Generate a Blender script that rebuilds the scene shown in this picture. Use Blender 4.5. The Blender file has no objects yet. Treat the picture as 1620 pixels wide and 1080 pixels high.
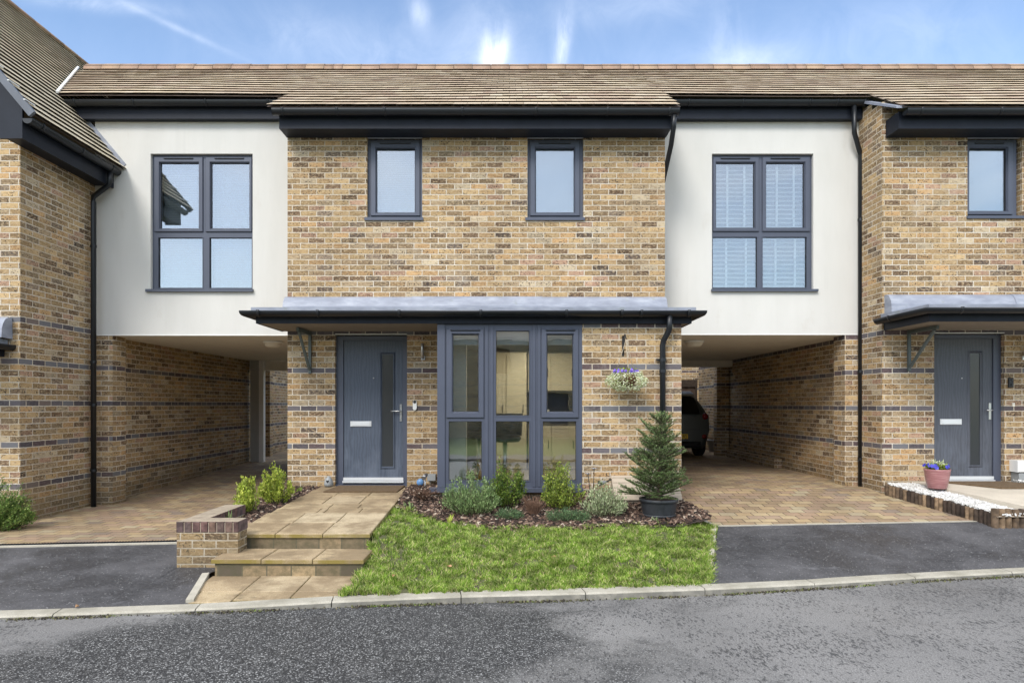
import bpy, math, random
import numpy as np
from mathutils import Vector, Matrix
random.seed(7)
RNG = np.random.default_rng(11)
SC = bpy.context.scene
COL = SC.collection
ZO = 1.65            # builder heights are measured from eye level; the world's zero is the road
F = 1026.0           # focal length in photograph pixels
PI = math.pi

def rx(px, d): return (px - 806.0) / F * d
def rz(py, d): return (640.0 - py) / F * d

# ------------------------------------------------------------------ node helpers
def new_mat(name):
    m = bpy.data.materials.new(name); m.use_nodes = True
    nt = m.node_tree
    for n in list(nt.nodes): nt.nodes.remove(n)
    return m, NT(nt)

class NT:
    def __init__(s, nt): s.nt = nt
    def n(s, typ, **kw):
        nd = s.nt.nodes.new(typ)
        for k, v in kw.items():
            if k.startswith('i_'):
                key = k[2:]
                key = int(key) if key.isdigit() else key.replace('_', ' ')
                nd.inputs[key].default_value = v
            else: setattr(nd, k, v)
        return nd
    def l(s, a, b): s.nt.links.new(a, b)
    def math(s, op, a, b=None, clamp=False):
        nd = s.nt.nodes.new('ShaderNodeMath'); nd.operation = op; nd.use_clamp = clamp
        for i, v in enumerate((a, b)):
            if v is None: continue
            if isinstance(v, (int, float)): nd.inputs[i].default_value = v
            else: s.l(v, nd.inputs[i])
        return nd.outputs[0]
    def mix(s, fac, a, b, blend='MIX'):
        nd = s.nt.nodes.new('ShaderNodeMix'); nd.data_type = 'RGBA'; nd.blend_type = blend
        for i, v in ((0, fac), (6, a), (7, b)):
            if isinstance(v, (int, float)): nd.inputs[i].default_value = v
            elif isinstance(v, tuple): nd.inputs[i].default_value = v if len(v) == 4 else v + (1,)
            else: s.l(v, nd.inputs[i])
        return nd.outputs[2]
    def ramp(s, fac, stops, interp='LINEAR'):
        nd = s.nt.nodes.new('ShaderNodeValToRGB'); cr = nd.color_ramp; cr.interpolation = interp
        while len(cr.elements) < len(stops): cr.elements.new(0.5)
        for e, (p, c) in zip(cr.elements, stops):
            e.position = p
            if isinstance(c, (int, float)): c = (c, c, c)
            e.color = tuple(c) + (1,)
        s.l(fac, nd.inputs[0]); return nd.outputs[0]
    def noise(s, vec, scale, detail=3, rough=0.55, dist=0.0, dim='3D'):
        nd = s.nt.nodes.new('ShaderNodeTexNoise'); nd.noise_dimensions = dim
        nd.inputs['Scale'].default_value = scale; nd.inputs['Detail'].default_value = detail
        nd.inputs['Roughness'].default_value = rough; nd.inputs['Distortion'].default_value = dist
        if vec is not None: s.l(vec, nd.inputs['Vector'])
        return nd.outputs['Fac']
    def voro(s, vec, scale, feature='F1', out='Distance', rnd=1.0):
        nd = s.nt.nodes.new('ShaderNodeTexVoronoi'); nd.feature = feature
        nd.inputs['Scale'].default_value = scale; nd.inputs['Randomness'].default_value = rnd
        s.l(vec, nd.inputs['Vector']); return nd.outputs[out]
    def uv(s): return s.nt.nodes.new('ShaderNodeUVMap').outputs[0]
    def geo(s, o='Position'): return s.nt.nodes.new('ShaderNodeNewGeometry').outputs[o]
    def scalev(s, v, sc):
        nd = s.nt.nodes.new('ShaderNodeMapping'); nd.inputs['Scale'].default_value = sc; s.l(v, nd.inputs['Vector'])
        return nd.outputs[0]
    def rot(s, v, a, sc=(1, 1, 1), loc=(0, 0, 0)):
        nd = s.nt.nodes.new('ShaderNodeMapping'); nd.inputs['Rotation'].default_value = a
        nd.inputs['Scale'].default_value = sc; nd.inputs['Location'].default_value = loc
        s.l(v, nd.inputs['Vector']); return nd.outputs[0]
    def out(s, col, rough=0.7, bump=None, bstr=0.3, bdist=0.01, metal=0.0, spec=0.5, extra=None):
        b = s.nt.nodes.new('ShaderNodeBsdfPrincipled')
        for k, v in (('Base Color', col), ('Roughness', rough), ('Metallic', metal), ('Specular IOR Level', spec)):
            if isinstance(v, (int, float)): b.inputs[k].default_value = v
            elif isinstance(v, tuple): b.inputs[k].default_value = v if len(v) == 4 else v + (1,)
            else: s.l(v, b.inputs[k])
        if bump is not None:
            bn = s.nt.nodes.new('ShaderNodeBump'); bn.inputs['Strength'].default_value = bstr
            bn.inputs['Distance'].default_value = bdist; s.l(bump, bn.inputs['Height']); s.l(bn.outputs[0], b.inputs['Normal'])
        if extra:
            for k, v in extra.items(): b.inputs[k].default_value = v
        o = s.nt.nodes.new('ShaderNodeOutputMaterial'); s.l(b.outputs[0], o.inputs[0]); return b

M = {}
def simple(name, col, rough=0.6, metal=0.0, var=0.12, sc=6.0, bump=0.0, spec=0.5, fine=60.0):
    m, t = new_mat(name)
    p = t.geo()
    n = t.noise(p, sc, 4); f = t.noise(p, fine, 2)
    k = t.math('ADD', t.math('MULTIPLY', n, 0.7), t.math('MULTIPLY', f, 0.3))
    lo = tuple(c * (1 - var) for c in col); hi = tuple(min(1, c * (1 + var)) for c in col)
    c = t.ramp(k, [(0.3, lo), (0.7, hi)])
    t.out(c, rough, bump=f if bump else None, bstr=bump, bdist=0.003, metal=metal, spec=spec)
    M[name] = m; return m

# ------------------------------------------------------------------ brick
def brick_mat(name, vshift=0.0, vlow=-.9):
    m, t = new_mat(name)
    uv = t.uv()
    # wobble of the brick edges
    nz = t.nt.nodes.new('ShaderNodeTexNoise'); nz.inputs['Scale'].default_value = 22; nz.inputs['Detail'].default_value = 3; t.l(uv, nz.inputs['Vector'])
    sub = t.nt.nodes.new('ShaderNodeVectorMath'); sub.operation = 'SUBTRACT'; t.l(nz.outputs['Color'], sub.inputs[0]); sub.inputs[1].default_value = (.5, .5, .5)
    sc = t.nt.nodes.new('ShaderNodeVectorMath'); sc.operation = 'SCALE'; t.l(sub.outputs[0], sc.inputs[0]); sc.inputs['Scale'].default_value = 0.011
    ad = t.nt.nodes.new('ShaderNodeVectorMath'); ad.operation = 'ADD'; t.l(uv, ad.inputs[0]); t.l(sc.outputs[0], ad.inputs[1])
    mp = t.nt.nodes.new('ShaderNodeMapping'); mp.inputs['Location'].default_value = (20.0, 15 * .525 + .0875 - vshift, 0); t.l(ad.outputs[0], mp.inputs['Vector'])
    v = mp.outputs[0]
    def bt(loc):
        b = t.nt.nodes.new('ShaderNodeTexBrick')
        b.inputs['Scale'].default_value = 1; b.inputs['Brick Width'].default_value = .225; b.inputs['Row Height'].default_value = .075
        b.inputs['Mortar Size'].default_value = .0068; b.inputs['Mortar Smooth'].default_value = .25
        b.inputs['Color1'].default_value = (0, 0, 0, 1); b.inputs['Color2'].default_value = (1, 1, 1, 1); b.inputs['Mortar'].default_value = (.5, .5, .5, 1)
        b.offset = .5; b.offset_frequency = 2; b.squash = 1
        t.l(v if loc is None else t.rot(v, (0, 0, 0), loc=loc), b.inputs['Vector']); return b
    b1 = bt(None); b2 = bt((0.225 * 40, .15 * 31, 0))
    r1 = b1.outputs['Color']; r2 = b2.outputs['Color']; mort = b1.outputs['Fac']
    base = t.ramp(r1, [(0.0, (.150, .098, .060)), (.08, (.43, .305, .150)), (.20, (.325, .220, .110)), (.30, (.47, .340, .175)),
                       (.40, (.37, .255, .125)), (.50, (.235, .170, .100)), (.59, (.41, .295, .155)), (.67, (.325, .250, .155)),
                       (.76, (.45, .285, .130)), (.84, (.39, .245, .170)), (.90, (.47, .40, .28)), (.95, (.21, .165, .125)), (.985, (.09, .070, .06))], 'CONSTANT')
    val = t.math('ADD', t.math('MULTIPLY', r2, .60), .70)
    base = t.mix(1.0, base, (.93, .88, .83), 'MULTIPLY')
    hs = t.nt.nodes.new('ShaderNodeHueSaturation'); t.l(base, hs.inputs['Color']); t.l(val, hs.inputs['Value']); hs.inputs['Saturation'].default_value = .96
    base = hs.outputs[0]
    # inside-brick mottling: pale, brown and dark kiln spots
    st = t.scalev(v, (1.0, 1.7, 1))
    mott = t.noise(st, 26, 5, .65)
    base = t.mix(t.ramp(mott, [(.48, 0), (.66, .8)]), base, (.58, .44, .27))
    brown = t.noise(t.rot(st, (0, 0, 0), loc=(7, 3, 0)), 17, 4, .6)
    base = t.mix(t.ramp(brown, [(.52, 0), (.68, .68)]), base, (.19, .115, .062))
    sp = t.noise(t.rot(v, (0, 0, 0), loc=(3, 9, 0)), 48, 2, .5)
    dens = t.noise(v, 7, 2, .5)
    spk = t.math('ADD', sp, t.math('MULTIPLY', t.math('SUBTRACT', dens, .5), .42))
    base = t.mix(t.ramp(spk, [(.615, 0), (.66, .92)]), base, (.040, .030, .025))
    # engineering-blue bands every seven courses
    sx = t.nt.nodes.new('ShaderNodeSeparateXYZ'); mp2 = t.nt.nodes.new('ShaderNodeMapping'); mp2.inputs['Location'].default_value = (0, .0875 - vshift, 0)
    t.l(uv, mp2.inputs['Vector']); t.l(mp2.outputs[0], sx.inputs[0])
    mp2_y = sx.outputs[1]
    row = t.math('FLOOR', t.math('DIVIDE', sx.outputs[1], .075))
    md = t.math('FLOORED_MODULO', row, 7)
    isb = t.math('LESS_THAN', md, .5)
    isb = t.math('MULTIPLY', isb, t.math('LESS_THAN', sx.outputs[1], 1.35)); isb = t.math('MULTIPLY', isb, t.math('GREATER_THAN', sx.outputs[1], vlow))
    bandc = t.ramp(r2, [(0, (.085, .074, .080)), (.3, (.135, .120, .128)), (.55, (.105, .072, .072)), (.72, (.16, .160, .170)), (.9, (.18, .14, .12))], 'CONSTANT')
    bandc = t.mix(t.ramp(mott, [(.45, 0), (.75, .6)]), bandc, (.22, .19, .19))
    base = t.mix(isb, base, bandc)
    big = t.noise(uv, 1.3, 3, .6)
    mc = t.mix(t.ramp(big, [(.35, 0), (.65, 1)]), (.56, .47, .35), (.72, .67, .58))
    mc = t.mix(t.ramp(t.noise(v, 34, 3), [(.35, .0), (.7, .5)]), mc, (.40, .31, .20))
    # patchy pointing: some joints smeared close to the brick colour
    smear = t.ramp(t.noise(t.scalev(v, (1, 2.5, 1)), 9, 3), [(.32, .6), (.46, 1.0)])
    mf = t.math('MULTIPLY', mort, smear)
    col = t.mix(mf, base, mc)
    # weathering
    grime = t.ramp(t.noise(t.scalev(uv, (1, .35, 1)), 1.1, 5, .6), [(.3, .84), (.7, 1.06)])
    hs2 = t.nt.nodes.new('ShaderNodeHueSaturation'); t.l(col, hs2.inputs['Color']); t.l(grime, hs2.inputs['Value']); col = hs2.outputs[0]
    damp = t.math('ADD', t.math('MULTIPLY', t.math('SUBTRACT', -.93, mp2_y), 2.6), t.math('MULTIPLY', t.math('SUBTRACT', t.noise(uv, 4, 4), .5), 1.6), clamp=True)
    col = t.mix(t.math('MULTIPLY', damp, .5), col, (.13, .105, .06))
    salt = t.ramp(t.noise(t.rot(uv, (0, 0, 0), (1, .6, 1), (4, 2, 0)), 1.7, 6, .7), [(.60, 0), (.74, .30)])
    col = t.mix(salt, col, (.55, .52, .46))
    h = t.math('ADD', t.math('MULTIPLY', t.math('SUBTRACT', 1, mort), .8), t.math('MULTIPLY', mott, .5))
    t.out(col, .9, bump=h, bstr=.75, bdist=.006, spec=.25)
    M[name] = m
brick_mat('brick'); brick_mat('brick_left', .07, -5)

# ------------------------------------------------------------------ other materials
def m_render():
    m, t = new_mat('render'); p = t.geo(); uv = t.uv()
    st = t.noise(t.scalev(uv, (1.5, .35, 1)), 2.2, 4, .6)
    c = t.ramp(st, [(.3, (.60, .588, .55)), (.7, (.645, .632, .595))])
    f = t.noise(p, 260, 2)
    sep = t.nt.nodes.new('ShaderNodeSeparateXYZ'); t.l(uv, sep.inputs[0])
    low = t.ramp(t.math('ADD', sep.outputs[1], t.math('MULTIPLY', t.noise(uv, 3.1, 4), 1.2)), [(.0, 0.0), (1.0, 0.0)])
    stain = t.ramp(t.noise(t.scalev(uv, (2.2, .9, 1)), 1.3, 5, .7), [(.62, 0), (.8, .35)])
    c = t.mix(stain, c, (.48, .43, .37))
    strk = t.ramp(t.math('MULTIPLY', t.noise(t.scalev(uv, (9, .22, 1)), 2.0, 4, .6), t.noise(uv, .9, 2)), [(.32, 0), (.44, .12)])
    c = t.mix(strk, c, (.47, .46, .43))
    t.out(c, .92, bump=f, bstr=.6, bdist=.003, spec=.2); M['render'] = m
m_render()
simple('cream', (.70, .66, .57), .85, var=.06)
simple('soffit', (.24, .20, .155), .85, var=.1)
simple('white_paint', (.78, .77, .74), .6, var=.05)
simple('grey_post', (.40, .40, .38), .7, var=.06)
simple('anthracite', (.068, .078, .110), .40, var=.08, sc=3, spec=.5)
simple('black_plastic', (.007, .009, .012), .42, var=.2, sc=4)
simple('fascia', (.012, .015, .023), .5, var=.25, sc=4, spec=.22)
simple('door_seal', (.012, .012, .014), .6)
simple('metal', (.55, .55, .55), .28, metal=.9, var=.06)
simple('bright_metal', (.74, .75, .76), .35, metal=.4, var=.05)
simple('wood_dark', (.085, .060, .045), .8, var=.35, sc=14, bump=.3)
simple('white_plastic', (.75, .75, .73), .4, var=.05)
simple('grey_plastic', (.26, .27, .27), .5, var=.08)
simple('black_item', (.012, .012, .013), .45)
simple('blue_plastic', (.12, .25, .46), .4)
simple('pale_slab', (.55, .49, .40), .9, var=.18, sc=3, bump=.3)
simple('stone_buff', (.46, .38, .29), .9, var=.15, bump=.4)
simple('bracket_green', (.095, .115, .112), .5, var=.12)
simple('coir', (.13, .085, .045), 1.0, var=.4, sc=40, bump=1.0, fine=300)
simple('basket_coco', (.13, .065, .03), 1.0, var=.4, sc=60, bump=.8)
simple('pot_black', (.028, .031, .036), .5, var=.3, sc=20, bump=.3)
simple('kitchen', (.60, .54, .41), .4, var=.04)
simple('dark_kitchen', (.03, .028, .026), .3)
simple('floor_in', (.30, .26, .2), .5)
simple('orange_toy', (.75, .32, .03), .4)
simple('lead_dark', (.10, .11, .13), .45, var=.15)
simple('soil', (.045, .032, .024), 1, var=.4, sc=20, bump=.7)
simple('bark_stem', (.10, .075, .05), .9, var=.3, sc=40)
simple('dry_stem', (.17, .095, .060), .9, var=.3, sc=40)
simple('concrete_edge', (.42, .39, .32), .9, var=.18, sc=9, bump=.6)
simple('car_paint', (.045, .058, .058), .3, var=.05, spec=.6)
simple('tyre', (.012, .012, .012), .8)
simple('car_glass', (.004, .005, .006), .08)
simple('tail_red', (.22, .006, .006), .2)
simple('plate_yellow', (.80, .52, .02), .45)
simple('green_ground', (.085, .085, .04), 1, var=.4)
simple('grass_far', (.10, .14, .03), 1, var=.3)
simple('rope', (.42, .36, .27), .9)
simple('moss', (.16, .19, .03), 1, var=.5, sc=25)

def m_lead():
    m, t = new_mat('lead'); p = t.geo()
    n = t.noise(t.scalev(p, (1, 1, 3)), 3.5, 5, .6)
    c = t.ramp(n, [(.3, (.19, .205, .25)), (.52, (.26, .28, .335)), (.72, (.36, .38, .43))])
    g = t.ramp(t.noise(p, 6, 4, .7), [(.60, 0), (.74, .55)])
    c = t.mix(g, c, (.20, .22, .16))
    t.out(c, .55, bump=n, bstr=.25, bdist=.01); M['lead'] = m
m_lead()

def m_tile():
    m, t = new_mat('roof_tile'); p = t.geo(); r = t.geo('Random Per Island')
    c = t.ramp(r, [(0, (.42, .33, .22)), (.3, (.52, .42, .30)), (.6, (.46, .37, .26)), (.82, (.58, .49, .37)), (.95, (.36, .26, .19))])
    f = t.noise(p, 40, 4, .7)
    c = t.mix(t.ramp(f, [(.42, 0), (.7, .5)]), c, (.70, .64, .50))
    reg = t.ramp(t.noise(p, .9, 4, .6), [(.38, 0), (.62, .55)])
    c = t.mix(reg, c, (.38, .28, .21))
    ms = t.ramp(t.noise(p, 2.2, 5, .75), [(.60, 0), (.72, .55)])
    c = t.mix(ms, c, (.20, .20, .09))
    t.out(c, .95, bump=f, bstr=.4, bdist=.006, spec=.2); M['roof_tile'] = m
    m, t = new_mat('roof_tile_left'); p = t.geo(); r = t.geo('Random Per Island')
    c = t.ramp(r, [(0, (.47, .41, .30)), (.5, (.54, .47, .35)), (1, (.60, .53, .40))])
    ms = t.ramp(t.noise(p, 1.6, 5, .75), [(.56, 0), (.72, .6)])
    c = t.mix(ms, c, (.38, .33, .24))
    f = t.noise(p, 40, 4, .7)
    t.out(c, .95, bump=f, bstr=.4, bdist=.006, spec=.2); M['roof_tile_left'] = m
    m, t = new_mat('ridge_tile'); p = t.geo(); r = t.geo('Random Per Island')
    c = t.ramp(r, [(0, (.27, .18, .13)), (.5, (.33, .225, .17)), (1, (.37, .26, .18))])
    c = t.mix(t.ramp(t.noise(p, 25, 4), [(.5, 0), (.75, .4)]), c, (.40, .36, .27))
    t.out(c, .95, spec=.2); M['ridge_tile'] = m
m_tile()

def m_glass():
    m, t = new_mat('glass')
    tr = t.nt.nodes.new('ShaderNodeBsdfTransparent'); tr.inputs[0].default_value = (.90, .93, .92, 1)
    gl = t.nt.nodes.new('ShaderNodeBsdfGlossy'); gl.inputs['Roughness'].default_value = .015; gl.inputs['Color'].default_value = (.95, .97, 1, 1)
    fr = t.nt.nodes.new('ShaderNodeFresnel'); fr.inputs['IOR'].default_value = 1.5
    k = t.math('ADD', t.math('MULTIPLY', fr.outputs[0], 1.2), .15, clamp=True)
    bn = t.nt.nodes.new('ShaderNodeBump'); bn.inputs['Strength'].default_value = .05; bn.inputs['Distance'].default_value = .02
    t.l(t.noise(t.geo(), 2.2, 2), bn.inputs['Height']); t.l(bn.outputs[0], gl.inputs['Normal'])
    mx = t.nt.nodes.new('ShaderNodeMixShader'); t.l(k, mx.inputs[0]); t.l(tr.outputs[0], mx.inputs[1]); t.l(gl.outputs[0], mx.inputs[2])
    o = t.nt.nodes.new('ShaderNodeOutputMaterial'); t.l(mx.outputs[0], o.inputs[0]); M['glass'] = m
    m, t = new_mat('frosted_glass'); uv = t.uv()
    n = t.noise(t.scalev(uv, (60, 2, 1)), 3, 3)
    t.out((.035, .038, .042), .16, bump=n, bstr=.35, bdist=.004); M['frosted_glass'] = m
    m, t = new_mat('blind'); t.out((.40, .42, .45), .55); M['blind'] = m
    m, t = new_mat('shutter_white'); t.out((.80, .80, .79), .45); M['shutter_white'] = m
m_glass()

def m_door(name, colr):
    m, t = new_mat(name); uv = t.uv()
    w = t.nt.nodes.new('ShaderNodeTexWave'); w.wave_type = 'BANDS'; w.bands_direction = 'X'
    w.inputs['Scale'].default_value = 5; w.inputs['Distortion'].default_value = 9; w.inputs['Detail'].default_value = 3; w.inputs['Detail Scale'].default_value = 1.2
    t.l(t.scalev(uv, (1.5, .42, 1)), w.inputs['Vector'])
    fine = t.noise(t.scalev(uv, (90, 4, 1)), 2, 3)
    g = t.math('ADD', t.math('MULTIPLY', w.outputs['Fac'], .5), t.math('MULTIPLY', fine, .5))
    # worn, chalky patch on the lower leaf
    sep = t.nt.nodes.new('ShaderNodeSeparateXYZ'); t.l(uv, sep.inputs[0])
    lowm = t.ramp(sep.outputs[1], [(0, 1), (1, 0)])
    low = t.math('SUBTRACT', 1.0, t.math('MULTIPLY', t.math('ADD', sep.outputs[1], 1.05), 1.1), clamp=True)
    chalk = t.math('MULTIPLY', low, t.ramp(t.noise(t.scalev(uv, (1.2, .5, 1)), 5, 5, .65), [(.42, 0), (.7, .8)]))
    c = t.ramp(g, [(.25, tuple(x * .88 for x in colr)), (.75, tuple(x * 1.14 for x in colr))])
    c = t.mix(t.math('MULTIPLY', chalk, .55), c, (.20, .23, .29))
    t.out(c, .42, bump=g, bstr=.35, bdist=.003); M[name] = m
m_door('door_paint', (.060, .075, .105)); m_door('door_paint_grey', (.070, .075, .092))

def m_asphalt():
    # public road: worn binder with pale chippings on the left, smoother grey with dark flecks on the right
    m, t = new_mat('road'); p = t.geo()
    big = t.noise(t.scalev(p, (.8, 1.1, 1)), 1.1, 6, .68, .6)
    sep = t.nt.nodes.new('ShaderNodeSeparateXYZ'); t.l(p, sep.inputs[0])
    # 1 where smooth and pale
    side = t.math('MULTIPLY', t.math('ADD', sep.outputs[0], .15), .42)
    edge = t.math('MULTIPLY', t.math('SUBTRACT', -2.6, sep.outputs[0]), .9)
    edge = t.math('SUBTRACT', edge, t.math('MULTIPLY', t.math('SUBTRACT', 4.75, sep.outputs[1]), .9))
    near = t.math('MULTIPLY', t.math('SUBTRACT', 3.9, sep.outputs[1]), .7)
    s_ = t.math('MAXIMUM', t.math('MAXIMUM', side, edge), near)
    s_ = t.math('ADD', s_, t.math('MULTIPLY', t.math('SUBTRACT', big, .5), 2.6))
    s_ = t.ramp(s_, [(.0, 0), (.55, 1)])
    # coarse chipped surface
    v1 = t.voro(t.scalev(p, (1, 1, 1)), 105, out='Distance'); c1 = t.voro(p, 105, out='Color')
    sp = t.nt.nodes.new('ShaderNodeSeparateColor'); t.l(c1, sp.inputs[0])
    ch = t.ramp(sp.outputs[0], [(0, (.038, .038, .038)), (.32, (.09, .089, .088)), (.56, (.155, .153, .15)), (.76, (.25, .25, .245)), (.90, (.44, .44, .43))], 'CONSTANT')
    gap = t.ramp(v1, [(.32, 0), (.62, .85)])
    coarse = t.mix(gap, ch, (.014, .014, .015))
    # smooth
    f = t.noise(p, 100, 4, .75)
    sm = t.ramp(f, [(.32, (.10, .098, .097)), (.5, (.20, .195, .19)), (.68, (.36, .35, .34))])
    fl = t.noise(t.rot(p, (0, 0, .7), (1, .45, 1)), 62, 4, .65)
    reg = t.noise(p, 1.7, 3, .6)
    flm = t.ramp(t.math('ADD', fl, t.math('MULTIPLY', t.math('SUBTRACT', reg, .5), .38)), [(.548, 0), (.62, .80)])
    sm = t.mix(flm, sm, (.030, .030, .032))
    c = t.mix(s_, coarse, sm)
    c = t.mix(t.ramp(t.noise(p, .6, 5, .6), [(.35, .28), (.6, 0)]), c, (.04, .04, .042))
    h = t.mix(s_, sp.outputs[0], t.mix(.5, f, t.math('SUBTRACT', 1, flm)))
    t.out(c, t.ramp(t.noise(p, 1.1, 3), [(.35, .55), (.65, .85)]), bump=h, bstr=.55, bdist=.006, spec=.4); M['road'] = m
    m, t = new_mat('drive_asphalt'); p = t.geo()
    c1 = t.voro(p, 120, out='Color'); sp = t.nt.nodes.new('ShaderNodeSeparateColor'); t.l(c1, sp.inputs[0])
    c = t.ramp(sp.outputs[0], [(0, (.034, .034, .037)), (.5, (.055, .055, .059)), (.85, (.085, .085, .090)), (.985, (.30, .30, .30))], 'CONSTANT')
    pt = t.noise(p, 1.3, 5, .65)
    c = t.mix(t.ramp(pt, [(.42, 0), (.68, .6)]), c, (.13, .125, .13))
    wt = t.ramp(t.noise(t.scalev(p, (1, 2.2, 1)), 2.3, 4, .6), [(.66, 0), (.73, .5)])
    c = t.mix(wt, c, (.17, .17, .18))
    t.out(c, t.ramp(pt, [(.4, .45), (.65, .8)]), bump=sp.outputs[0], bstr=.4, bdist=.004); M['drive_asphalt'] = m
m_asphalt()

def m_paving():
    m, t = new_mat('block_paving'); uv = t.uv()
    nz = t.nt.nodes.new('ShaderNodeTexNoise'); nz.inputs['Scale'].default_value = 12; t.l(uv, nz.inputs['Vector'])
    ad = t.nt.nodes.new('ShaderNodeVectorMath'); ad.operation = 'MULTIPLY_ADD'; t.l(nz.outputs['Color'], ad.inputs[0]); ad.inputs[1].default_value = (.012, .012, 0); t.l(uv, ad.inputs[2])
    v = t.rot(ad.outputs[0], (0, 0, 0), loc=(20, 20, 0))
    b = t.nt.nodes.new('ShaderNodeTexBrick'); b.inputs['Scale'].default_value = 1; b.inputs['Brick Width'].default_value = .2; b.inputs['Row Height'].default_value = .135
    b.inputs['Mortar Size'].default_value = .0045; b.inputs['Mortar Smooth'].default_value = .3
    b.inputs['Color1'].default_value = (0, 0, 0, 1); b.inputs['Color2'].default_value = (1, 1, 1, 1); t.l(v, b.inputs['Vector'])
    c = t.ramp(b.outputs['Color'], [(0, (.30, .21, .125)), (.2, (.42, .30, .165)), (.4, (.35, .235, .155)), (.58, (.46, .35, .205)), (.75, (.34, .24, .17)), (.88, (.41, .34, .22)), (.96, (.24, .185, .15))], 'CONSTANT')
    f = t.noise(uv, 60, 4, .7)
    c = t.mix(t.ramp(f, [(.4, 0), (.75, .5)]), c, (.42, .34, .23))
    w = t.ramp(t.noise(uv, 1.0, 5, .65), [(.36, .5), (.6, 0)])
    c = t.mix(w, c, (.13, .095, .065))
    ms = t.ramp(t.noise(uv, 5.5, 5, .7), [(.50, 0), (.66, 1)])
    jc = t.mix(ms, (.045, .036, .028), (.12, .125, .03))
    c = t.mix(b.outputs['Fac'], c, jc)
    mo = t.math('MULTIPLY', ms, t.ramp(f, [(.48, 0), (.62, .35)]))
    c = t.mix(mo, c, (.17, .17, .05))
    h = t.math('SUBTRACT', t.math('MULTIPLY', f, .3), b.outputs['Fac'])
    t.out(c, .8, bump=h, bstr=.8, bdist=.006, spec=.35); M['block_paving'] = m

    m, t = new_mat('path_slab'); p = t.geo(); r = t.geo('Random Per Island')
    c = t.ramp(r, [(0, (.36, .26, .14)), (.35, (.43, .33, .19)), (.7, (.33, .235, .125)), (1, (.49, .40, .26))])
    f = t.noise(p, 120, 3, .7)
    c = t.mix(t.ramp(f, [(.42, .0), (.66, .7)]), c, (.60, .50, .36))
    sk = t.ramp(t.noise(p, 210, 2), [(.56, 0), (.64, .6)]); c = t.mix(sk, c, (.14, .10, .06))
    d = t.ramp(t.noise(p, 2.6, 5, .65), [(.43, .75), (.60, 0)])
    c = t.mix(d, c, (.20, .145, .085))
    d2 = t.ramp(t.noise(p, 7, 5, .7), [(.56, 0), (.70, .6)])
    c = t.mix(d2, c, (.12, .10, .06))
    # front edges collect algae: vertical faces only
    nn = t.nt.nodes.new('ShaderNodeSeparateXYZ'); t.l(t.geo('True Normal'), nn.inputs[0])
    vert = t.math('LESS_THAN', nn.outputs[2], .5)
    c = t.mix(t.math('MULTIPLY', vert, t.ramp(t.noise(p, 9, 4), [(.35, .25), (.6, .85)])), c, (.22, .17, .035))
    t.out(c, .85, bump=f, bstr=.5, bdist=.003, spec=.3); M['path_slab'] = m

    m, t = new_mat('kerb_stone'); p = t.geo(); r = t.geo('Random Per Island')
    f = t.noise(p, 150, 3, .7)
    c = t.ramp(f, [(.3, (.30, .28, .235)), (.6, (.46, .43, .36)), (.8, (.57, .54, .46))])
    d = t.ramp(t.noise(p, 2.4, 5, .7), [(.38, .55), (.58, 0)])
    c = t.mix(d, c, (.20, .185, .14))
    nn = t.nt.nodes.new('ShaderNodeSeparateXYZ'); t.l(t.geo('True Normal'), nn.inputs[0])
    vert = t.math('LESS_THAN', nn.outputs[2], .5)
    c = t.mix(t.math('MULTIPLY', vert, t.ramp(t.noise(p, 14, 4), [(.3, .3), (.6, .8)])), c, (.15, .145, .13))
    t.out(c, .9, bump=f, bstr=.5, bdist=.003, spec=.3); M['kerb_stone'] = m

    m, t = new_mat('step_riser'); uv = t.uv()
    b = t.nt.nodes.new('ShaderNodeTexBrick'); b.inputs['Scale'].default_value = 1; b.inputs['Brick Width'].default_value = .225; b.inputs['Row Height'].default_value = .2
    b.inputs['Mortar Size'].default_value = .007; b.inputs['Color1'].default_value = (0, 0, 0, 1); b.inputs['Color2'].default_value = (1, 1, 1, 1)
    t.l(t.rot(uv, (0, 0, 0), loc=(20, 19.87, 0)), b.inputs['Vector'])
    c = t.ramp(b.outputs['Color'], [(0, (.10, .08, .055)), (.25, (.20, .15, .09)), (.6, (.29, .21, .12)), (.85, (.38, .28, .16))], 'CONSTANT')
    c = t.mix(b.outputs['Fac'], c, (.13, .11, .07))
    c = t.mix(t.ramp(t.noise(uv, 12, 5, .7), [(.4, .6), (.62, 0)]), c, (.075, .07, .035))
    t.out(c, .9); M['step_riser'] = m
m_paving()

def island(name, stops, rough=.7, trans=0.0, noise=True, interp='LINEAR', nsc=16):
    m, t = new_mat(name); r = t.geo('Random Per Island')
    c = t.ramp(r, stops, interp)
    if noise:
        g = t.ramp(t.noise(t.geo(), nsc, 3), [(.36, .55), (.64, 1.25)])
        hs = t.nt.nodes.new('ShaderNodeHueSaturation'); t.l(c, hs.inputs['Color']); t.l(g, hs.inputs['Value']); c = hs.outputs[0]
    b = t.out(c, rough, spec=.35)
    if trans:
        tl = t.nt.nodes.new('ShaderNodeBsdfTranslucent'); t.l(c, tl.inputs[0])
        mx = t.nt.nodes.new('ShaderNodeMixShader'); mx.inputs[0].default_value = trans
        o = [n for n in t.nt.nodes if n.type == 'OUTPUT_MATERIAL'][0]
        t.l(b.outputs[0], mx.inputs[1]); t.l(tl.outputs[0], mx.inputs[2]); t.l(mx.outputs[0], o.inputs[0])
    M[name] = m
island('grass', [(0, (.075, .14, .015)), (.28, (.165, .285, .03)), (.55, (.28, .42, .055)), (.80, (.43, .54, .12)), (.90, (.66, .62, .30)), (1, (.55, .42, .24))], .6, .3, nsc=7)
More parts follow.
